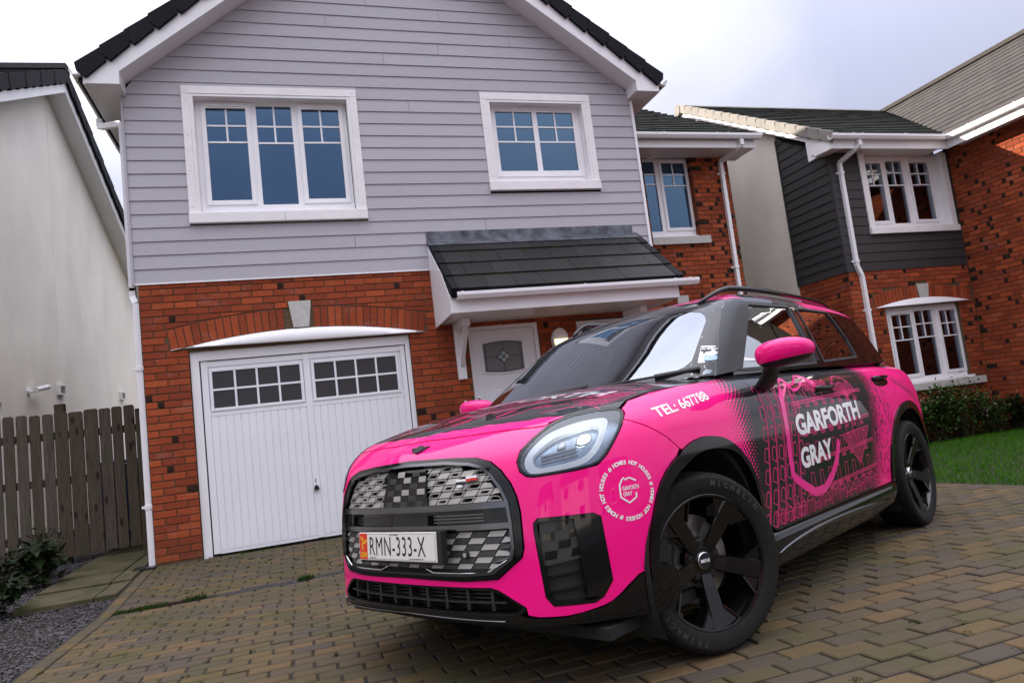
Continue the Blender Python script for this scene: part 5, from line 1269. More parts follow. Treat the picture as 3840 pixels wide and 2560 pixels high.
bl = half+[(-a, b) for a, b in half[::-1] if abs(a) > 1e-6]
VTm = [(-a, b) for a, b in VT]
bumper = panel('front_bumper', 'F', bl, M['wrap_pink'], holes=[GOL, VT, VTm], step=.026, gap=.0026, thick=.025, parent=car)
BEH = symloop(A([(0, .97), (60, .97), (66, .80), (66, .22), (0, .22)]))
panel('inner_front', 'F', BEH, M['under'], step=.06, off=-.085, thick=0, parent=car)
# grille
gf = panel('grille_frame', 'F', GOL, M['piano'], holes=[GIL], step=.02, off=.007, thick=.05, parent=car, gap=.001)
panel('grille_lip', 'F', offset(GIL, -.006), M['bright'], holes=[offset(GIL, .004)], step=.02, off=.011, thick=.012, parent=gf)
def inside(p, poly): return bool(pip(np.array([p]), poly)[0])
GIs = offset(GIL, .004)
def cells(z0, z1, rows, w, keep, mats, off, frames=True):
    h = (z1-z0)/rows; sk = .38*h*1.6; out = {k: MB() for k in mats}
    for j in range(rows):
        for i in range(-14, 15):
            a = i*w+j*sk; q = [(a+.0015, z0+j*h+.0015), (a+w-.0015, z0+j*h+.0015), (a+w+sk-.0015, z0+(j+1)*h-.0015), (a+sk+.0015, z0+(j+1)*h-.0015)]; c = (sum(p[0] for p in q)/4, sum(p[1] for p in q)/4)
            if not keep(c) or not inside(c, GIs): continue
            if not all(inside(p, GIL) for p in q):
                q = [p if inside(p, GIL) else (c[0]+(p[0]-c[0])*.25, c[1]+(p[1]-c[1])*.55) for p in q]
            kind = mats[(i+j) % 2]; P, N = dmap('F', q); mb = out[kind]
            if frames and (i+j) % 2:
                qi = [(c[0]+(p[0]-c[0])*.80, c[1]+(p[1]-c[1])*.62) for p in q]; Pi, Ni = dmap('F', qi); vs = list(P+N*off)+list(Pi+Ni*off)+list(P+N*(off-.012))+list(Pi+Ni*(off-.014))
                if (i*7+j*3) % 3 == 0: 
                    qj = [(c[0]+(p[0]-c[0])*.55, c[1]+(p[1]-c[1])*.40) for p in q]; Pj, Nj = dmap('F', qj); mb.add(list(Pi+Ni*off)+list(Pj+Nj*off), [(k, (k+1) % 4, 4+(k+1) % 4, 4+k) for k in range(4)])
                mb.add(vs, [(k, (k+1) % 4, 4+(k+1) % 4, 4+k) for k in range(4)]+[(4+k, 4+(k+1) % 4, 12+(k+1) % 4, 12+k) for k in range(4)])
            else:
                vs = list(P+N*(off+np.array([.0, .003, .0, -.003])[:, None]))+list(P+N*(off-.012)); mb.add(vs, [(0, 1, 2, 3)]+[(k, 4+k, 4+(k+1) % 4, (k+1) % 4) for k in range(4)])
    return out
am = math.radians(.9)
up = cells(.708, .855, 6, .056, lambda c: abs(c[0]+.010) > 7.6*am, ['grille_grey', 'grille_frame_'], -.008)
M['grille_frame_'] = M['grille_grey']
for k, mb in up.items(): tag(mb.build('grille_mesh', M[k], gf, fix=False), kind='stuff')
lo = cells(.470, .606, 6, .062, lambda c: True, ['grille_grey', 'grille_dark'], -.008, False)
for k, mb in lo.items(): tag(mb.build('grille_lower_mesh', M[k], gf, fix=False), kind='stuff')
def strip(name, t0, t1, z0, z1, mat, off, thick, parent, step=.02): return panel(name, 'F', A([(t0, z0), (t1, z0), (t1, z1), (t0, z1)]), M[mat], step=step, off=off, thick=thick, parent=parent)
strip('grille_backing', -29.5, 29.5, .46, .60, 'grille_dark', -.016, .01, gf); strip('grille_backing', -30, 30, .59, .85, 'under', -.045, .0, gf)
strip('grille_blade', -30.2, 30.0, .684, .707, 'bright', .006, .03, gf); strip('grille_blade', -30.0, 30.0, .611, .632, 'bright', .006, .03, gf)
strip('grille_blade', -30.0, 29.8, .632, .684, 'piano', -.030, .0, gf)
for s in (-1, 1): strip('grille_cheek', *sorted((s*24, s*29.9)), .633, .683, 'piano', -.004, .03, gf)
strip('radar_sensor', -5.0, 8.0, .630, .672, 'plastic_black', -.006, .03, gf)
for zz in (.640, .652, .664): strip('radiator_bar', 9, 23.5, zz, zz+.005, 'bright', -.022, .01, gf); strip('radiator_bar', -23.5, -7, zz, zz+.005, 'grille_dark', -.022, .01, gf)
cp_ = panel('emblem_panel', 'F', A([(-8.4, .704), (8.6, .707), (7.4, .848), (-7.2, .850)]), M['piano'], step=.02, off=.002, thick=.03, parent=gf)
for j in range(6):
    for i in range(5):
        if (i+j) % 2: continue
        z0 = .706+j*.0235; a = -7.2+i*2.9+j*.25; strip('emblem_tile', a, min(a+2.75, 7.9), z0+.001, z0+.0225, 'grille_grey' if (i*j) % 3 else 'grille_dark', .0028, 0, cp_, .015)
# sport badge: little flag and red bar
for k, (a, z, mt) in enumerate(((17.6, .788, 'printwhite'), (19.0, .797, 'plate_black'), (19.0, .788, 'printwhite'), (17.6, .778, 'plate_black'), (17.9, .768, 'printwhite'), (20.4, .797, 'printwhite'), (20.4, .788, 'red_print'), (21.8, .798, 'printwhite'), (21.8, .789, 'red_print'))): strip('sport_badge', a, a+1.35, z, z+.0085, mt, .0045, .006, gf, .02)
strip('lower_opening', -25, 25, .455, .474, 'under', -.004, .0, gf)
for s in (-1, 1):
    mb = MB(); P, N = dmap('F', dense(A([(s*6.8, .476), (s*9.5, .459), (s*23.8, .459), (s*28.6, .502)]), .02, False)); mb.tube(list(P+N*.004), .0035, 6); mb.build('chrome_wire', M['chrome'], gf, smooth=True)
    P, N = dmap('F', A([(s*19.0, .524)])); p = Vector(P[0]); n_ = Vector(N[0]); mb = MB(); mb.tube([p-n_*.01, p+n_*.006], .013, 14); pk = mb.build('parking_sensor', M['matt'], gf, bevel=.001)
    mb = MB(); mb.tube([p+n_*.0055, p+n_*.0075], .0085, 12); mb.build('sensor_face', M['grille_grey'], gf)
# bonnet badge: winged roundel
P, N = dmap('T', [(.652, .0)]); P, N = dmap('F', A([(0.6, .928)])); p = Vector(P[0]); n_ = Vector(N[0]); r_ = Vector((0, 1, 0)); u_ = n_.cross(r_)*-1
if u_.z < 0: u_ = -u_
bg_ = MB()
def plq(mb, pts, h=.004): 
    n = len(pts); mb.add([p+r_*a+u_*b+n_*.0005 for a, b in pts]+[p+r_*a+u_*b+n_*h for a, b in pts], [tuple(range(n, 2*n))]+[(i, (i+1) % n, n+(i+1) % n, n+i) for i in range(n)])
plq(bg_, [(.026*math.cos(t), .023*math.sin(t)) for t in np.linspace(0, 2*math.pi, 25)[:-1]], .006)
for s in (-1, 1):
    for k in range(4): plq(bg_, [(s*.024, .012-k*.008), (s*(.062-k*.009), .014-k*.008), (s*(.060-k*.009), .010-k*.008), (s*.024, .007-k*.008)], .0045)
badge = bg_.build('bonnet_badge', M['metal_dark'], car)
# text helper
def text_mesh(s, size=1.0, bold=0.0, sx=1.0, sp=1.0):
    cu = bpy.data.curves.new('t', 'FONT'); cu.body = s; cu.size = size; cu.offset = bold; cu.space_character = sp; cu.resolution_u = 3
    o = bpy.data.objects.new('t', cu); C.objects.link(o); bpy.context.view_layer.update()
    me = bpy.data.meshes.new_from_object(o.evaluated_get(bpy.context.evaluated_depsgraph_get()))
    v = np.array([(q.co.x*sx, q.co.y) for q in me.vertices]) if len(me.vertices) else np.zeros((0, 2)); f = [tuple(pp.vertices) for pp in me.polygons]
    bpy.data.objects.remove(o); bpy.data.curves.remove(cu); bpy.data.meshes.remove(me); return v, f
def fit_text(s, w, h, bold=.02, sp=1.0):
    v, f = text_mesh(s, 1.0, bold, 1.0, sp); lo, hi = v.min(0), v.max(0); return (v-lo)/(hi-lo)*[w, h], f
def print_on(mb, dom, uv, f, off=.0012):
    P, N = dmap(dom, uv); P = P+N*off; b = len(mb.v); mb.v += [tuple(q) for q in P]
    for q in f:
        a = np.cross(P[q[1]]-P[q[0]], P[q[2]]-P[q[0]]); q = q if a@N[q[0]] > 0 else q[::-1]; mb.f.append(tuple(b+i for i in q)); mb.m.append(mb.mat)
def stroke(mb, dom, pts, w, off=.001, step=.04, closed=False):
    d = dense(pts, step, closed); n = len(d)
    if closed: d = d+[d[0]]; n += 1
    a = np.array(d); L = []; R = []
    for i in range(n):
        t = a[(i+1) % (n-1) if closed and i == n-1 else min(i+1, n-1)]-a[max(i-1, 0)] if not (closed and i in (0, n-1)) else a[1]-a[n-2]
        t = t/max(1e-9, np.hypot(*t)); q = np.array([-t[1], t[0]])*w/2; L.append(a[i]+q); R.append(a[i]-q)
    print_on(mb, dom, np.array(L+R), [(i, i+1, n+i+1, n+i) for i in range(n-1)], off)
# number plate
pc = Vector((.873, -.002, .563)); tl = math.radians(4); px_, pu, pn = Vector((0, 1, 0)), Vector((-math.sin(tl), 0, math.cos(tl))), Vector((math.cos(tl), 0, math.sin(tl)))
def pl_box(name, mat, a0, a1, b0, b1, d0, d1, parent, bevel=0):
    mb = MB(); mb.add([pc+px_*a+pu*b+pn*d for d in (d0, d1) for a, b in ((a0, b0), (a1, b0), (a1, b1), (a0, b1))], [(3, 2, 1, 0), (4, 5, 6, 7), (0, 1, 5, 4), (1, 2, 6, 5), (2, 3, 7, 6), (3, 0, 4, 7)]); return mb.build(name, M[mat], parent, bevel=bevel)
plate = pl_box('number_plate', 'plate_white', -.26, .26, -.0555, .0555, -.004, .002, car, .003)
pl_box('plate_holder', 'plastic_black', -.262, .283, -.066, .058, -.034, -.0045, plate, .004)
pl_box('plate_border', 'plate_black', -.254, .254, .0492, .0502, .002, .0024, plate); pl_box('plate_border', 'plate_black', -.254, .254, -.0502, -.0492, .002, .0024, plate); pl_box('plate_border', 'plate_black', .2532, .2542, -.0492, .0492, .002, .0024, plate)
pl_box('plate_band', 'orange', -.256, -.199, -.052, .052, .002, .0025, plate)
def pl_text(name, s, a0, b0, w, h, mat, bold=.02, d=.0028, sp=1.0):
    v, f = fit_text(s, w, h, bold, sp); mb = MB(); mb.add([pc+px_*(a0+x)+pu*(b0+y)+pn*d for x, y in v], f); return mb.build(name, M[mat], plate, fix=False)
pl_text('plate_lettering', 'RMN-333-X', -.180, -.036, .375, .074, 'plate_black', .0, .0028, 1.10); pl_text('plate_country', 'GBM', -.250, -.044, .045, .021, 'yellow', .02)
pl_text('plate_print', 'jacksons', -.182, -.0485, .045, .007, 'plate_black'); pl_text('plate_print', 'www.jacksons.im', .085, -.0485, .095, .007, 'plate_black'); pl_text('plate_print', 'Isle of Man', -.035, .0425, .055, .006, 'plate_black')
tk = MB(); c0 = (-.2275, .016)
for k in range(3):
    a = math.radians(100+120*k); q = [(0, 0), (.012*math.cos(a), .014*math.sin(a)), (.020*math.cos(a+.75), .024*math.sin(a+.75)), (.025*math.cos(a+.45), .029*math.sin(a+.45))]
    for (x0, y0), (x1, y1) in zip(q[:-1], q[1:]): tk.bar(pc+px_*(c0[0]+x0)+pu*(c0[1]+y0)+pn*.003, pc+px_*(c0[0]+x1)+pu*(c0[1]+y1)+pn*.003, .007, .001, pn)
tk.build('plate_symbol', M['yellow'], plate)
# lower intake, lip
IN = symloop(A([(0, .404), (24.0, .403), (27.0, .380), (30.6, .338), (28.8, .320), (0, .322)]))
li = panel('intake_surround', 'F', offset(IN, -.012), M['piano'], holes=[offset(IN, .002)], step=.02, off=-.002, thick=.05, parent=car)
for k in range(9):
    a = -24+k*6.0; strip('intake_vane', a-.35, a+.35, .327, .402, 'matt', -.012, .05, li)
strip('intake_bar', -27, 27, .352, .358, 'matt', -.010, .02, li); 
for zz in (.366, .380, .392): strip('radiator_bar', 2, 24, zz, zz+.004, 'grille_dark', -.03, .01, li); strip('radiator_bar', -20, -2, zz, zz+.004, 'grille_dark', -.03, .01, li)
LP = A([(0, .320), (26.8, .313), (29.0, .318), (30.3, .310), (33.2, .301), (38.0, .296), (44.9, .311), (48.1, .336), (50.2, .363), (52.6, .390), (55, .400), (60.5, .400), (62.5, .30), (60, .245), (46.9, .262), (38, .270), (33, .276), (30.0, .274), (27, .288), (0, .297)])
lip = panel('front_lip', 'F', symloop(LP), M['piano'], step=.022, off=.006, thick=.05, parent=car)
mb = MB(); P, N = dmap('F', dense(A([(-27, .295), (0, .304), (27, .296)]), .03, False)); mb.tube(list(P+N*.012), .0035, 6); mb.build('lip_wire', M['bright'], lip, smooth=True)
# side vents, headlights (both sides)
for s in (1, -1):
    mir = s < 0; kw = dict(mirror=mir)
    vt = panel('air_vent', 'F', offset(VT, -.001), M['piano'], holes=[offset(VT, .010)], step=.018, off=.001, thick=.05, parent=car, **kw)
    panel('vent_back', 'F', offset(VT, .006), M['grille_dark'] if 0 else M['matt'], step=.04, off=-.040, thick=0, parent=vt, **kw)
    panel('vent_upper', 'F', A([(34.8, .47), (43.0, .485), (42.0, .618), (35.2, .626)]), M['grille_dark'], step=.03, off=-.012, thick=.03, parent=vt, **kw)
    for j in range(4):
        for i in range(3):
            if (i+j) % 2 == 0: a = 35.4+i*2.5+(j % 2)*.3; z0 = .490+j*.032+i*.001; panel('vent_tile', 'F', A([(a, z0), (a+2.3, z0+.002), (a+2.6, z0+.030), (a+.3, z0+.028)]), M['piano'], step=.03, off=-.010, thick=.002, parent=vt, **kw)
    for zz in (.375, .425): panel('vent_fin', 'F', A([(35.0, zz), (42.6, zz+.006), (42.6, zz+.014), (35.0, zz+.006)]), M['piano'], step=.03, off=-.012, thick=.03, parent=vt, **kw)
    panel('vent_blade', 'F', A([(41.7, .625), (42.8, .632), (45.4, .628), (46.3, .612), (46.6, .395), (45.0, .350), (42.2, .350), (41.6, .62)]), M['piano'], step=.02, off=.007, thick=.04, parent=vt, **kw)
    hl = panel('headlight', 'F', offset(chaikin(HL, 1), .001), M['piano'], holes=[offset(chaikin(HL, 1), .0085)], step=.016, off=.003, thick=.06, parent=car, **kw)
    HC = chaikin(HL, 1); panel('headlight_bowl', 'F', offset(HC, .008), M['lamp_housing'], step=.03, off=-.034, thick=0, parent=hl, **kw)
    DO = chaikin_(A([(33.5, .840), (35.0, .881), (37.8, .922), (40.4, .942), (45.4, .961), (50.9, .966), (52.3, .955), (51.1, .920), (49.2, .856), (47.3, .824), (45.3, .800), (40.4, .791), (35.0, .788), (33.8, .806)]), 2)
    DI = chaikin_(A([(35.0, .843), (36.4, .870), (38.8, .901), (41.1, .918), (45.9, .936), (49.6, .940), (49.5, .909), (48.1, .867), (46.3, .834), (44.5, .820), (40.5, .810), (35.9, .805)]), 2)
    panel('running_light', 'F', DO, M['drl'], holes=[DI], step=.014, off=-.012, thick=.02, parent=hl, **kw)
    for (a0, z0, w0, h0, mt, of) in ((44.1, .868, 3.4, .044, 'bright', -.016), (44.5, .874, 2.5, .031, 'beam', -.0145), (40.2, .868, 1.9, .028, 'bright', -.02), (40.6, .873, 1.1, .018, 'drl', -.018)):
        q = A([(a0, z0), (a0+w0, z0+.004), (a0+w0+.5, z0+h0+.004), (a0+.5, z0+h0)]); panel('projector' if mt != 'beam' else 'lit_projector', 'F', chaikin(q, 1), M[mt], step=.012, off=of, thick=.015, parent=hl, **kw)
    for k in range(3): panel('headlight_fin', 'F', A([(36.8, .822+k*.012), (44.5, .836+k*.014), (44.5, .840+k*.014), (36.8, .827+k*.012)]), M['bright'], step=.02, off=-.024+.003*k, thick=.008, parent=hl, **kw)
    panel('headlight_lens', 'F', offset(HC, .010), M['lens'], step=.02, off=.0015, thick=0, parent=hl, **kw)
# ---- bonnet
fr_ = dmap('F', dense([(BL[0][0]-0, BL[0][1])]+BL[1:], .02, False))[0]
side = [(.562, .624), (.496, .670), (.425, .725), (.368, .772), (.340, .795), (.272, .781), (.104, .768), (-.111, .784), (-.354, .797), (-.46, .795)]
hb = [(p[0]-.001, p[1]) for p in fr_]+side+[(-.43, .74), (-.30, .58), (-.205, .35), (-.165, .15), (-.155, 0)]
bon = panel('bonnet', 'T', hb+[(a, -b) for a, b in hb[::-1] if abs(b) > 1e-6], M['wrap_bonnet'], step=.022, gap=.0026, thick=.025, parent=car)
panel('cowl', 'T', [(-.14, -.80), (-.46, -.80), (-.62, -.70), (-.40, 0), (-.62, .70), (-.46, .80), (-.14, .80)], M['matt'], step=.05, off=-.012, thick=0, parent=car)
panel('inner_top', 'T', [(.56, -.70), (.56, .70), (-3.2, .72), (-3.2, -.72)], M['under'], step=.12, off=-.05, thick=0, parent=car)
wv = MB(); r9 = random.Random(5)
for k in range(150):
    x0 = r9.uniform(-.10, .60); y0 = r9.uniform(-.62, .70); 
    if x0+.24*y0*y0 > .60: continue
    n = r9.randint(5, 9); L = r9.uniform(.06, .16); a = .35+.5*math.sin(3*y0+2*x0); pts = [(x0-L*i/n*math.sin(a)+.010*math.sin(i*1.7+k), y0+L*i/n*math.cos(a)) for i in range(n)]
    if all(q[0]+.24*q[1]**2 < .61 and abs(q[1]) < .75 for q in pts): stroke(wv, 'T', pts, .0065, .0010)
for off_ in (-.02, .32, -.36): stroke(wv, 'T', [(.52, off_-.02), (.26, off_+.02), (-.08, off_+.11)], .010, .0007)
for k in range(14): stroke(wv, 'T', [(.40-.02*k, .60+.005*k), (.385-.02*k, .68), (.40-.02*k, .745)], .005, .0007)
tag(wv.build('wrap_line_art', M['printpink'], bon, fix=False), kind='stuff')
wt = MB(); v, f = fit_text('GARFORTH', .98, .135, .015); print_on(wt, 'T', np.stack([.235-v[:, 1], v[:, 0]-.355], -1), f, .0009); wt.build('bonnet_lettering', M['printwhite'], bon, fix=False)
# ---- sides
arcf = arch_pts(0, RO, 72, 172, 26); arcr = arch_pts(-WB, RO, 14, 90, 22); arcr2 = arch_pts(-WB, RO, 90, 172, 22)
SEAM = [(-.615, 1.083), (-.628, 1.03), (-.625, .95), (-.605, .80), (-.585, .62), (-.565, .45), (-.558, .352)]
BS = [(-1.69, 1.105), (-1.705, 1.0), (-1.715, .80), (-1.71, .55), (-1.70, .352)]
RS = [(-2.70, 1.105), (-2.69, 1.0), (-2.64, .93), (-2.53, .862)]+arch_pts(-WB, RO, 74, 2, 14, .012)+[(-2.185, .352)]
FEs = [tuple(q[[0, 2]]) for q in dmap('F', dense(A(FE), .02, False))[0]]
fender = [(.342, .966), (.335, .983), (.272, 1.009), (.104, 1.035), (-.111, 1.052), (-.354, 1.061), (-.50, 1.073)]+SEAM+arcf[::-1]+FEs[::-1]
for s in (1, -1):
    mir = s < 0; kw = dict(mirror=mir, parent=car)
    fd_ = panel('front_wing', 'S', fender, M['wrap_side'], step=.024, gap=.0024, thick=.025, **kw)
    d1 = panel('front_door', 'S', SEAM+BS[::-1], M['wrap_side'], step=.03, gap=.0028, thick=.025, **kw)
    d2 = panel('rear_door', 'S', BS+RS[::-1], M['wrap_side'], step=.03, gap=.0028, thick=.025, **kw)
    panel('rear_quarter', 'S', RS[:4]+arcr[4:]+arcr2+[(-3.16, .45), (-3.40, .50), (-3.40, .95), (-3.30, 1.09)], M['wrap_side'], step=.03, gap=.0024, thick=.025, **kw)
    for cx0, a0, a1 in ((0, 2, 178), (-WB, 0, 184)):
        ring = arch_pts(cx0, RO, a0, a1, 48)+arch_pts(cx0, RI, a1, a0, 48)
        panel('arch_cladding', 'S', ring, M['piano'], step=.02, off=.010, thick=.05, **kw)
        mb = MB(); mb.lathe([(.432, .36), (.436, .885)], 40, lambda r, a, h: (cx0+r*math.cos(a), s*h, ZC+r*math.sin(a))); mb.lathe([(.0, .36), (.432, .36)], 40, lambda r, a, h: (cx0+r*math.cos(a), s*h, ZC+r*math.sin(a)))
        mb.f = [q for q in mb.f if sum(mb.v[i][2] for i in q)/len(q) > .16]; mb.m = [0]*len(mb.f); mb.build('wheel_well', M['under'], car, fix=False)
    # inner side sheet
    xs = ring_pts(-WB, ZC, .44, 178, 2, 20); xf = ring_pts(0, ZC, .44, 178, 20, 20)
    panel('inner_side', 'S', [(.36, .90), (-3.3, 1.06), (-3.3, .4)]+xs+[(-2.2, .25), (-.46, .25)]+xf, M['under'], step=.10, off=-.03, thick=0, **kw)
    # sill
    mb = MB(); pr = [(.893, .350), (.905, .330), (.906, .285), (.896, .232), (.86, .190), (.60, .185), (.60, .35)]; ys = [(y_*s, z_) for y_, z_ in pr]
    nseg = 16; vs = []; 
    for i in range(nseg+1):
        x = -.455-1.80*i/nseg; vs += [(x, y_, z_+(.004 if i in (0, nseg) else 0)) for y_, z_ in ys]
    k = len(pr); mb.add(vs, [tuple(range(k)), tuple(range(nseg*k, nseg*k+k))]+[(i*k+j, i*k+(j+1) % k, (i+1)*k+(j+1) % k, (i+1)*k+j) for i in range(nseg) for j in range(k)]); sl = mb.build('sill', M['piano'], car, bevel=.004); autosmooth(sl, .6)
    mb = MB(); vs = []; n = 26
    for i in range(n+1):
        q = i/n; x = -.52-1.57*q; hh = .034*math.sin(math.pi*min(1, q*1.25+.02)*.5+0)**.7*(1 if q < .8 else max(.05, (1-q)/.2)); zt = .262+.036*math.sin(math.pi*min(q*1.05, 1)**.75)*.9+.004
        vs += [(x, s*.908, zt+hh*.45), (x, s*.918, zt+hh*.10), (x, s*.907, zt-hh*.55)]
    mb.add(vs, [(i*3+j, i*3+j+1, (i+1)*3+j+1, (i+1)*3+j) for i in range(n) for j in range(2)]); mb.build('sill_blade', M['bright'], sl, smooth=True)
    # handles
    for (dr_, x0, x1, z0, nm) in ((d1, -1.325, -1.575, .972, 0), (d2, -2.275, -2.54, .996, 1)):
        P, N = dmap('S', [(x0+(x1-x0)*i/12, z0-.004) for i in range(13)]); mb = MB(); rr = [(.013, .0)]; sec = [(-.014, .012), (-.004, .030), (.012, .030), (.017, .014), (.006, .004)]
        vs = []
        for i in range(13):
            p = P[i]; e = min(i, 12-i)/2.0; o = min(1, e); 
            for dz, dn in sec: vs.append((p[0], s*(p[1]+dn*(.45+.55*o)), p[2]+dz*(.7+.3*o)))
        mb.add(vs, [(i*5+j, i*5+(j+1) % 5, (i+1)*5+(j+1) % 5, (i+1)*5+j) for i in range(12) for j in range(5)]+[(0, 1, 2, 3, 4), (60, 61, 62, 63, 64)]); hd = mb.build('door_handle', M['piano'], dr_, bevel=.002); autosmooth(hd, .8)
        cupl = chaikin([(x0+.015, z0-.052), (x0+.02, z0+.012), (x1+.01, z0+.01), (x1+.0, z0-.045), ((x0+x1)/2, z0-.062)], 2); panel('handle_recess', 'S', cupl, M['piano'], step=.03, off=.0008, thick=0, mirror=mir, parent=dr_)
    # waist line trim
    panel('waist_trim', 'S', [(-.34, 1.078), (-.62, 1.092), (-1.6, 1.108), (-2.6, 1.115), (-3.28, 1.112), (-3.28, 1.095), (-2.6, 1.098), (-1.6, 1.091), (-.62, 1.074)], M['piano'], step=.04, off=.006, thick=.03, **kw)
# ---- greenhouse
WSo = [(-.782, 1.085), (-.72, 1.26), (-.66, 1.40), (-.612, 1.497), (-.40, 1.522), (-.2, 1.536), (0, 1.541), (.2, 1.536), (.40, 1.522), (.612, 1.497), (.66, 1.40), (.72, 1.26), (.782, 1.085), (.40, 1.094), (0, 1.098), (-.40, 1.094)]
ws = panel('windscreen', 'GF', WSo, M['carglass'], step=.04, off=.001, thick=0, parent=car)
WSi = chaikin([(-.700, 1.118), (-.655, 1.26), (-.585, 1.462), (-.30, 1.490), (0, 1.500), (.30, 1.490), (.585, 1.462), (.655, 1.26), (.700, 1.118), (.3, 1.108), (0, 1.106), (-.3, 1.108)], 2)
M['frit'] = simple('black glass border', (.012, .013, .015), .10, spec=.5)
panel('windscreen_border', 'GF', offset(WSo, .002), M['frit'], holes=[WSi], step=.03, off=.0018, thick=0, parent=ws)
rl = [(-1.045, -.605), (-1.045, .605)]; fa = lambda d: math.radians(d)*.6
wtop = dmap('GF', dense([(.612, 1.497), (.40, 1.522), (.2, 1.536), (0, 1.541)], .05, False))[0]
rfront = [(p[0], math.atan2(p[1], p[2]-1.15)*.6) for p in wtop]
roof = [(a, -b) for a, b in rfront]+rfront[::-1][1:]+[(-1.2, fa(60.5)), (-2.0, fa(61)), (-2.6, fa(62)), (-2.95, fa(64)), (-3.05, fa(45)), (-3.1, 0), (-3.05, fa(-45)), (-2.95, fa(-64)), (-2.6, fa(-62)), (-2.0, fa(-61)), (-1.2, fa(-60.5))]
rf = panel('roof', 'GR', roof, M['wrap_roof'], step=.03, gap=.0015, thick=.015, parent=car)
ra = MB(); 
for k in range(120):
    x0 = r9.uniform(-2.0, -1.05); b0 = fa(r9.uniform(-55, 57)); n = 6; L = r9.uniform(.05, .16); sl_ = r9.choice((.3, .5, -.4)); pts = [(x0-L*i/n, b0+.012*math.sin(i*1.4+k)+sl_*L*i/n) for i in range(n)]
    stroke(ra, 'GR', pts, .005, .0007)
for k in range(40): b0 = fa(30+k*.7); stroke(ra, 'GR', [(-1.07, b0), (-1.16-.002*k, b0+.01)], .0045, .0007)
tag(ra.build('wrap_line_art', M['hotpink'], rf, fix=False), kind='stuff')
FW = [(-1.205, 1.487), (-1.735, 1.489), (-1.70, 1.36), (-1.655, 1.128), (-.80, 1.112), (-.735, 1.112)]
RW = [(-1.865, 1.486), (-2.365, 1.479), (-2.405, 1.40), (-2.43, 1.27), (-2.42, 1.158), (-1.80, 1.135)]
QW = [(-2.44, 1.480), (-2.87, 1.436), (-2.99, 1.30), (-3.06, 1.158), (-2.52, 1.152), (-2.50, 1.30)]
GSo = [(-1.075, 1.500), (-1.22, 1.508), (-1.55, 1.508), (-2.05, 1.497), (-2.55, 1.487), (-2.92, 1.440), (-3.12, 1.26), (-3.22, 1.11), (-2.5, 1.100), (-1.5, 1.095), (-.62, 1.082), (-.74, 1.19), (-.96, 1.38)]
AP_ = [(q[0]+.004, q[2]) for q in dmap('GF', dense([(.782, 1.085), (.72, 1.26), (.66, 1.40), (.612, 1.497)], .06, False))[0]]
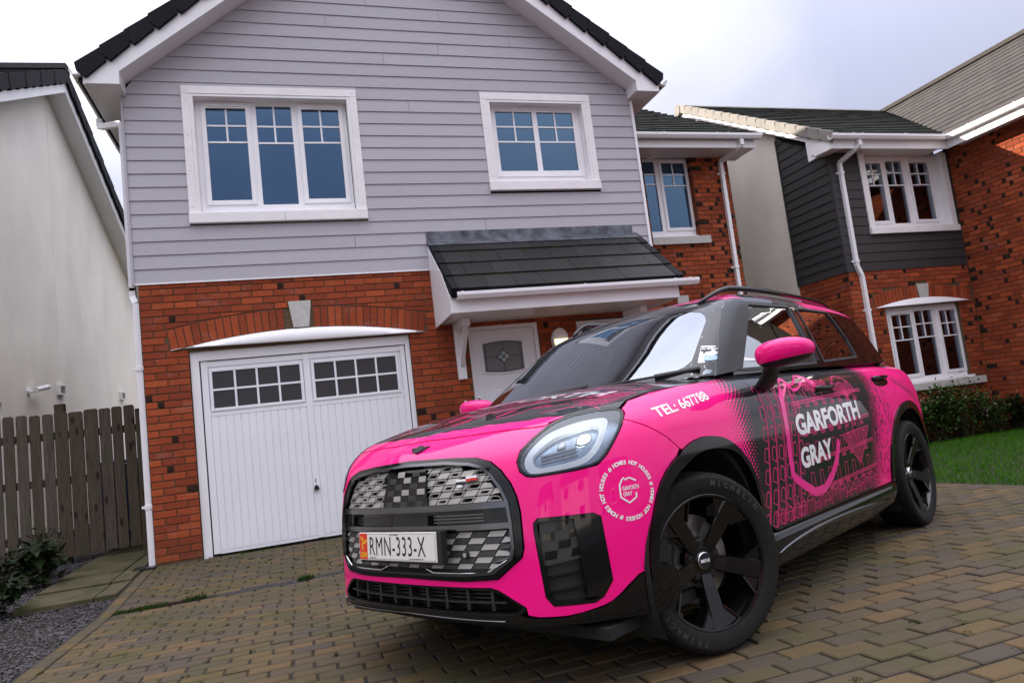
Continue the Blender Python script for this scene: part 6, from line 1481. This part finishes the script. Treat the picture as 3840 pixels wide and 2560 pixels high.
for s in (1, -1):
    mir = s < 0; kw = dict(mirror=mir)
    gs = panel('window_frame', 'GS', GSo, M['piano'], holes=[FW, RW], step=.03, off=0, thick=.03, parent=car, **kw)
    panel('a_pillar', 'GS', AP_+[(-1.10, 1.508), (-1.195, 1.508), (-1.185, 1.482), (-.715, 1.105)], M['pillar'], step=.025, off=.006, thick=.02, parent=gs, **kw)
    fr2 = offset(FW, -.014); panel('window_seal', 'GS', fr2, M['matt'], holes=[offset(FW, .002)], step=.03, off=.004, thick=.02, parent=gs, **kw)
    panel('window_seal', 'GS', offset(RW, -.012), M['matt'], holes=[offset(RW, .002)], step=.03, off=.004, thick=.02, parent=gs, **kw)
    panel('side_window', 'GS', offset(FW, -.004), M['sideglass'], step=.04, off=-.005, thick=0, parent=gs, **kw)
    panel('rear_side_window', 'GS', offset(RW, -.004), M['privacy'], step=.04, off=-.005, thick=0, parent=gs, **kw)
    panel('quarter_window', 'GS', QW, M['piano'], step=.04, off=.002, thick=.004, parent=gs, **kw)
    panel('b_pillar_blade', 'GS', [(-1.765, 1.484), (-1.795, 1.484), (-1.735, 1.135), (-1.70, 1.135)], M['bright'], step=.03, off=.006, thick=.01, parent=gs, **kw)
    # roof rails
    xs = np.linspace(-1.0, -2.95, 34); P, N = dmap('GR', [(x, fa(51)) for x in xs]); mb = MB(); pts = []; rad = []
    for i, x in enumerate(xs):
        e = min(1, min(i, 33-i)/4.0); pts.append((P[i][0], s*P[i][1], P[i][2]+.004+.030*math.sin(e*math.pi/2))); rad.append(.010+.007*e)
    mb.tube(pts, rad, 10); mb.build('roof_rail', M['piano'], car, smooth=True)
    # mirror
    mc = Vector((-.60, s*1.052, 1.145)); cap = MB(); cup = MB(); nu, nv = 28, 18
    def mpt(u, v):
        cu, su, cv, sv = math.cos(u), math.sin(u), math.cos(v), math.sin(v); q = lambda c, e: math.copysign(abs(c)**e, c)
        x, y, z = .085*q(cu, .75)*q(cv, .75), .134*q(su, .72)*q(cv, .72), .062*q(sv, .8)
        x += -.035*(y/.134)**2+.01*(z/.06); z += .006*(y/.134) - .010*max(0, y/.134)**2*(z/.06); x = min(x, .085)
        if x < -.06: x = -.06
        return mc+Vector((x, s*y, z))
    split = -.52
    for mb, v0, v1, n in ((cap, split, math.pi/2, 12), (cup, -math.pi/2, split, 8)):
        vs = [mpt(2*math.pi*i/nu, v0+(v1-v0)*j/n) for j in range(n+1) for i in range(nu)]; mb.add(vs, [(j*nu+i, j*nu+(i+1) % nu, (j+1)*nu+(i+1) % nu, (j+1)*nu+i) for j in range(n) for i in range(nu)])
    mr = cup.build('wing_mirror', M['matt'], car, smooth=True); cap.build('mirror_cap', M['wrap_pink'], mr, smooth=True)
    mb = MB(); rings = []
    for (x, y, z, a, b) in ((-.735, .845, 1.000, .085, .035), (-.73, .880, 1.010, .082, .045), (-.70, .920, 1.035, .072, .052), (-.665, .955, 1.070, .060, .052), (-.635, .985, 1.105, .055, .055)):
        rings.append([(x+a*math.cos(2*math.pi*k/18), s*(y+b*.5*math.sin(2*math.pi*k/18)), z+b*.55*math.sin(2*math.pi*k/18)*-.6) for k in range(18)])
    mb.add([p for r in rings for p in r], [(i*18+k, i*18+(k+1) % 18, (i+1)*18+(k+1) % 18, (i+1)*18+k) for i in range(4) for k in range(18)]+[tuple(range(18)), tuple(72+k for k in range(18))]); mb.build('mirror_stalk', M['matt'], mr, smooth=True)
# wipers
for (a, b, c) in (((-.30, .56), (-.46, .735), (-.235, .27)), ((-.26, -.05), (-.31, .20), (-.34, -.56))):
    P, N = dmap('GF', [(a[1], 1.108), (b[1], 1.118), (c[1], 1.106)]); mb = MB(); P = P+N*.014; mb.tube([P[2], P[0]], .006, 6); mb.tube([P[0], P[1]], .011, 8); w_ = mb.build('wiper', M['matt'], ws)
# inspection sticker inside the windscreen
sk_ = panel('windscreen_sticker', 'GF', [(.678, 1.243), (.735, 1.235), (.772, 1.150), (.712, 1.155)], M['printwhite'], step=.03, off=.0026, thick=0, parent=ws)
panel('sticker_band', 'GF', [(.682, 1.236), (.733, 1.229), (.742, 1.207), (.691, 1.213)], M['plate_black'], step=.03, off=.0032, thick=0, parent=sk_)
M['paleblue'] = simple('pale blue print', (.35, .50, .68), .4); panel('sticker_picture', 'GF', chaikin([(.712, 1.192), (.745, 1.188), (.758, 1.160), (.722, 1.163)], 2), M['paleblue'], step=.03, off=.0032, thick=0, parent=sk_)
mb = MB(); v, f = fit_text('Van Mossel', .046, .010, .02); print_on(mb, 'GF', np.stack([.687+v[:, 0]+.0, 1.222+v[:, 1]-v[:, 0]*.13], -1), f, .0036); mb.build('sticker_lettering', M['printwhite'], sk_, fix=False)
# rear end and cabin
Bt = lambda t: math.radians(t)*.6
panel('tailgate', 'B', [(Bt(118), .25), (Bt(242), .25), (Bt(242), 1.05), (Bt(118), 1.05)], M['wrap_pink'], step=.05, thick=.02, parent=car)
panel('rear_deck', 'T', [(-2.9, -.78), (-2.9, .78), (-3.5, .62), (-3.5, -.62)], M['matt'], step=.06, off=-.002, thick=0, parent=car)
panel('rear_window', 'GB', [(-.68, 1.10), (.68, 1.10), (.60, 1.48), (-.60, 1.48)], M['privacy'], step=.06, thick=0, parent=car)
mb = MB(); mb.box(-3.2, .6, -.80, .80, .20, .24); mb.box(-3.25, -.65, -.74, .74, .80, .84); mb.box(-.70, -.64, -.74, .74, .80, 1.02); mb.build('floor_pan', M['under'], car)
mb = MB(); mb.prism([(-.42, .98), (-.44, 1.035), (-.80, 1.05), (-1.02, .99), (-1.02, .82), (-.42, .82)], 1, -.70, .70); mb.build('dashboard', M['cloth'], car, bevel=.02)
for s in (-1, 1):
    for xs_ in (-1.62, -2.55):
        mb = MB(); mb.prism([(xs_+.10, .84), (xs_-.10, 1.30), (xs_-.20, 1.30), (xs_-.06, .84)], 1, s*.37-.22, s*.37+.22); st_ = mb.build('seat', M['cloth'], car, bevel=.03)
        mb = MB(); mb.prism([(xs_-.10, 1.33), (xs_-.11, 1.45), (xs_-.20, 1.45), (xs_-.20, 1.33)], 1, s*.37-.12, s*.37+.12); mb.build('headrest', M['cloth'], st_, bevel=.03)
mb = MB(); mb.lathe([(.165+.014*math.cos(a), .014*math.sin(a)) for a in np.linspace(0, 6.28, 9)[:-1]], 28, lambda r, a, h: (-1.12+h*.9-r*math.sin(a)*.38, -.37+r*math.cos(a), 1.06+r*math.sin(a)*.92+h*.38), True); mb.build('steering_wheel', M['matt'], car, smooth=True)
mb = MB(); mb.box(-1.16, -1.12, -.10, .12, 1.43, 1.50); mb.build('rear_view_mirror', M['matt'], car, bevel=.012)
# ---- flank graphics
gl_ = MB(); X = lambda x, z: (x, z)
hexl = [(-1.36, .990), (-1.26, 1.040), (-1.02, .992), (-1.045, 1.045), (-.93, .965), (-.835, .930), (-.785, .585), (-.835, .540), (-1.09, .432), (-1.335, .540), (-1.435, .680)]
hexl = [(-1.372, .985), (-1.265, 1.048), (-1.12, .995), (-1.035, .985), (-1.03, 1.040), (-.93, .985), (-.845, .930), (-.780, .590), (-.835, .540), (-1.09, .432), (-1.335, .542), (-1.435, .680)]
stroke(gl_, 'S', chaikin(hexl, 1, False), .043, .0013, .03); gl_.build('logo_outline', M['hotpink'], car, fix=False)
def side_text(s, x0, z0, w, h, slope, bold, name, mat='printwhite', dom='S'):
    v, f = fit_text(s, w, h, bold); mb = MB(); print_on(mb, dom, np.stack([x0-v[:, 0], z0+v[:, 1]+v[:, 0]*slope], -1), f, .0020); return mb.build(name, M[mat], car, fix=False)
side_text('GARFORTH', -.925, .744, .90, .108, .028, .040, 'door_lettering'); side_text('GRAY', -.912, .583, .415, .104, .038, .040, 'door_lettering')
side_text('TEL: 667788', .232, .926, .425, .040, .115, .018, 'wing_lettering')
art = MB(); r8 = random.Random(11)
def pline(pts, w=.0052, closed=False):
    if all(-2.02 < p[0] < -.44 and .365 < p[1] < 1.045 for p in pts): stroke(art, 'S', pts, w, .0008, .05, closed)
def rot(pts, o, a): c, s_ = math.cos(a), math.sin(a); return [(o[0]+(x*c-z*s_), o[1]+(x*s_+z*c)) for x, z in pts]
def arched(o, w, h, a):
    p = [(0, 0), (0, h)]+[(w/2-w/2*math.cos(t), h+w/2*math.sin(t)) for t in np.linspace(0, math.pi, 7)]+[(w, h), (w, 0)]
    pline(rot([(-x, z) for x, z in p], o, a), .0055, True)
for i in range(-2, 4):
    for j in range(7): ox, oz = -.60-.078*i-.026*j, .385+.095*j; arched((ox, oz), .042, .045, .38)
for i in range(-2, 4): pline([(-.565-.085*i, .37), (-.74-.085*i, .98)], .006); pline([(-.575-.085*i, .37), (-.75-.085*i, .98)], .004)
for j in range(4):
    for i in range(8):
        ox, oz = -1.0-.115*i, .47+.145*j; w_, h_ = .042, .085
        pline([(ox, oz), (ox-w_, oz+.002), (ox-w_, oz+h_), (ox, oz+h_)], .0048, True); pline([(ox+.008, oz-.012), (ox-w_-.008, oz-.010)], .005); pline([(ox+.008, oz-.022), (ox-w_-.008, oz-.020)], .005)
for z0 in (.452, .463, .60, .612, .745, .757, .90, .912): pline([(-.95, z0), (-1.96, z0+.03)], .0055)
x0 = -.56
while x0 > -1.95:
    w_ = r8.uniform(.05, .10); h_ = r8.uniform(.03, .075); pline([(x0, .368), (x0, .368+h_), (x0-w_/2, .375+h_+.03), (x0-w_, .368+h_), (x0-w_, .368)], .0046)
    for q in range(3): pline([(x0-w_*(q+1)/4, .372), (x0-w_*(q+1)/4, .366+h_)], .0036)
    pline([(x0, .366+h_), (x0-w_, .366+h_)], .004); x0 -= w_+.012
for k in range(17): a = math.radians(20+8.2*k); pline([(-1.72+.012*math.cos(a), .895+.01*math.sin(a)), (-1.72-.17*math.cos(a), .895+.135*math.sin(a))], .0042)
pline([(-1.72-.17*math.cos(math.radians(q)), .895+.135*math.sin(math.radians(q))) for q in range(15, 165, 10)], .005)
for (ox, oz, rx, rz) in ((-1.62, .735, .05, .06), (-1.72, .735, .05, .06), (-.70, .93, .03, .04), (-1.22, .95, .05, .05), (-1.34, .95, .05, .04)): pline([(ox+rx*math.cos(t), oz+rz*math.sin(t)) for t in np.linspace(0, 6.28, 17)[:-1]], .0045, True)
for k in range(6): pline([(-1.20-.035*i, 1.015-.010*k+.006*math.sin(i*1.5)) for i in range(10)], .0042)
pline([(-1.50, .70), (-1.93, .72), (-1.70, .52)], .006, True)
for k in range(18): q = k/18; pline([(-1.50-.2*q, .70-.18*q), (-1.93+.23*q, .72-.2*q)], .0035)
for k in range(14):
    ox = -1.15-.05*k; pline([(ox, .40), (ox, .40+r8.uniform(.02, .05)), (ox-.02, .46), (ox-.035, .40)], .004)
tag(art.build('wrap_line_art', M['printpink'], car, fix=False), kind='stuff')
dk = MB()
for k in range(260):
    x0 = -2.02-.34*r8.random()**1.5; z0 = .40+.62*r8.random(); L_ = r8.uniform(.006, .022)
    stroke(dk, 'S', [(x0, z0), (x0-L_*.4, z0+L_)], r8.uniform(.004, .009), .0007)
for c_ in (-2.30, -2.36): 
    for k in range(26): z0 = .70+.013*k; stroke(dk, 'S', [(c_+.05*math.sin(k*.12), z0), (c_+.05*math.sin(k*.12)-.004, z0+.008)], .006, .0007)
for k in range(9): stroke(dk, 'S', [(-2.55-.06*k, 1.05-.02*k), (-2.60-.055*k, .98-.02*k), (-2.68-.05*k, .94-.018*k)], .006, .0007)
tag(dk.build('wrap_black_flecks', M['plate_black'], car, fix=False), kind='stuff')
# round motto on the front corner
rt = MB(); cA, cZ = math.radians(52.9)*.9, .685; s3 = '# HOMES NOT HOUSES '*3; n3 = len(s3)
for i, ch in enumerate(s3):
    if ch == ' ': continue
    v, f = text_mesh(ch, .019, .0008); 
    if not len(v): continue
    v = v-[(v[:, 0].min()+v[:, 0].max())/2, 0]; g = math.radians(125)-2*math.pi*i/n3; d_ = np.array([math.cos(g), math.sin(g)]); e_ = np.array([math.sin(g), -math.cos(g)])
    q = d_*(.093+v[:, 1:2])+e_*v[:, 0:1]; print_on(rt, 'F', np.stack([cA+q[:, 0]*.86, cZ+q[:, 1]], -1), f, .0014)
hx_ = [(.036, .030), (.010, .044), (-.006, .038), (-.010, .046), (-.018, .040), (-.030, .022), (-.032, -.020), (-.002, -.044), (.028, -.028), (.030, -.012)]
stroke(rt, 'F', [(cA+x*.86, cZ+z) for x, z in hx_], .0055, .0014, .02)
for s_, zz, ww in (('GARFORTH', .001, .066), ('GRAY', -.019, .036)):
    v, f = fit_text(s_, ww, .015, .02); print_on(rt, 'F', np.stack([cA+(v[:, 0]-.022)*.86, cZ+zz+v[:, 1]], -1), f, .0016)
rt.build('round_motto', M['printwhite'], car, fix=False)
# ---- wheels
def make_wheel():
    prof = [(.2575, .100), (.2600, .1075), (.268, .112), (.300, .1215), (.322, .1190), (.336, .108), (.3435, .090), (.3465, .066), (.3470, .050), (.3405, .048), (.3405, .040), (.3472, .038), (.3474, .008), (.3405, .006), (.3405, -.006), (.3474, -.008), (.3472, -.038), (.3405, -.040), (.3405, -.048), (.3470, -.050), (.3440, -.090), (.336, -.108), (.300, -.1215), (.262, -.110), (.2575, -.100)]
    fn = lambda r, a, h: (r*math.cos(a), h, r*math.sin(a))
    mb = MB(); mb.lathe(prof, 96, fn); ty = mb.build('wheel', M['tyre'], car, smooth=True); autosmooth(ty, .5)
    mb = MB(); mb.lathe([(.2580, .098), (.2600, .1065), (.2560, .1085), (.2490, .1065), (.2465, .1000), (.2400, .070), (.2340, .0), (.2340, -.10), (.2580, -.104)], 72, fn); rm = mb.build('rim', M['rim'], ty, smooth=True); autosmooth(rm, .6)
    mb = MB(); mb.lathe([(.050, -.06), (.175, -.06), (.175, -.02), (.105, -.02), (.105, .0), (.0, .0)], 48, fn); ds = mb.build('brake_disc', M['disc'], ty, smooth=True); autosmooth(ds, .5)
    mb = MB(); mb.lathe([(.0, .052), (.060, .054), (.085, .048), (.092, .02), (.08, -.02)], 40, fn); hb_ = mb.build('hub', M['rim'], ty, smooth=True); autosmooth(hb_, .6)
    for k in range(5):
        g = math.radians(-90+72*k); er = Vector((math.cos(g), 0, math.sin(g))); et = Vector((-math.sin(g), 0, math.cos(g))); ey = Vector((0, 1, 0))
        hh = lambda r: .056+(r-.05)*.26-(.004 if r > .2 else 0)
        mb = MB(); pts = [(.052, .027), (.10, .033), (.205, .0375), (.2485, .0375)]; vs = []
        for r, w in pts: vs += [er*r+et*w*.86+ey*hh(r), er*r-et*w*.86+ey*hh(r), er*r-et*w+ey*(hh(r)-.007), er*r+et*w+ey*(hh(r)-.007), er*r+et*w*.9+ey*(hh(r)-.06), er*r-et*w*.9+ey*(hh(r)-.06)]
        q = [(0, 1), (1, 2), (2, 5), (5, 4), (4, 3), (3, 0)]
        mb.add(vs, [(i*6+a, i*6+b, (i+1)*6+b, (i+1)*6+a) for i in range(3) for a, b in q]+[(0, 3, 4, 5, 2, 1), (18, 19, 20, 23, 22, 21)]); mb.build('spoke', M['rim'], ty)
        for sg in (-1, 1):
            mb = MB(); a = er*.175+et*sg*.036+ey*.080; b = er*.247+et*sg*.108+ey*.100; c = er*.2485+et*sg*.036+ey*.098; mb.add([a, b, c, a-ey*.05, b-ey*.05, c-ey*.05], [(0, 1, 2), (3, 5, 4), (0, 3, 4, 1), (1, 4, 5, 2), (2, 5, 3, 0)])
            d = er*.196+et*sg*.043+ey*.0865; e = er*.236+et*sg*.083+ey*.0985; f_ = er*.238+et*sg*.043+ey*.098; mb.build('spoke_web', M['rim'], ty)
            mb = MB(); mb.add([d, e, f_], [(0, 1, 2)]); 
            mb2 = MB(); mb2.bar(a+ey*.004, b+ey*.004, .008, .008, (0, 1, 0)); mb2.build('spoke_edge', M['rim'], ty)
        mb = MB(); rr_ = .066; gg = g+math.radians(36); c = Vector((rr_*math.cos(gg), .052, rr_*math.sin(gg))); mb.tube([c-ey*.02, c+ey*.003], .0125, 12); lg = mb.build('lug_hole', M['under'], ty)
        mb = MB(); mb.tube([c-ey*.01, c+ey*.0045], .0075, 6); mb.build('lug_bolt', M['metal_dark'], ty)
    mb = MB(); mb.lathe([(.034, .050), (.034, .0625), (.0305, .0645)], 36, fn); mb.build('cap_ring', M['chrome'], ty, smooth=True)
    mb = MB(); mb.lathe([(.0, .064), (.0305, .0637)], 36, fn); mb.build('centre_cap', M['plate_black'], ty, fix=False)
    v, f = fit_text('MINI', .042, .014, .02); mb = MB(); mb.add([(-(x-.021), .0650, z-.007) for x, z in v], f); mb.build('cap_lettering', M['printwhite'], ty, fix=False)
    M['tyre_mark'] = M.get('tyre_mark') or simple('raised tyre lettering', (.035, .034, .033), .5)
    mb = MB()
    for wd, g0 in (('MICHELIN', 10), ('PRIMACY', 200)):
        for i, ch in enumerate(wd):
            v, f = text_mesh(ch, .030, .001); v = v-[(v[:, 0].min()+v[:, 0].max())/2, 0]; g = math.radians(g0+i*6.4)
            er = np.array([-math.sin(g), math.cos(g)]); et = np.array([-math.cos(g), -math.sin(g)])
            mb.add([((er*(.292+b)+et*a)[0], .1232-(abs(b-.011))*.03, (er*(.292+b)+et*a)[1]) for a, b in v], f)
    mb.build('tyre_lettering', M['tyre_mark'], ty, fix=False)
    mb = MB(); mb.tube([(.158, .066, -.172), (.160, .074, -.175)], .009, 10); mb.build('tyre_valve', M['chrome'], ty)
    return ty
wh = make_wheel()
for (x, y, a) in ((0, .8008, -20.82), (-WB, .8008, 0), (0, -.8008, 180-20.82), (-WB, -.8008, 180)):
    if (x, a) == (0, -20.82): o = wh
    else:
        o = wh.copy(); C.objects.link(o)
        for ch in wh.children: c = ch.copy(); C.objects.link(c); c.parent = o
    o.location = (x, y, .347); o.rotation_euler = (0, 0, math.radians(a))
st_ = math.radians(-20.82); cl = MB(); 
for k in range(9):
    g = math.radians(-32+k*8); cl.add([], [])
def calp(g, r, h): return (r*math.cos(g)*math.cos(st_)-h*math.sin(st_), .8008+r*math.cos(g)*math.sin(st_)+h*math.cos(st_), .347+r*math.sin(g))
gs_ = [math.radians(-25+k*7) for k in range(9)]; vs = [calp(g, r, h) for g in gs_ for r, h in ((.125, -.08), (.125, .035), (.155, .045), (.205, .035), (.210, -.08))]
cl.add(vs, [(i*5+j, i*5+(j+1) % 5, (i+1)*5+(j+1) % 5, (i+1)*5+j) for i in range(8) for j in range(5)]+[(0, 1, 2, 3, 4), (40, 41, 42, 43, 44)]); ca = cl.build('brake_caliper', M['plastic_black'], car, bevel=.004)
mb = MB(); mb.add([calp(math.radians(g), r, .0475) for g, r in ((-6, .150), (6, .150), (6, .163), (-6, .163))], [(0, 1, 2, 3)]); mb.build('caliper_badge', M['printwhite'], ca)
# mud flap ahead of the wheel and far details
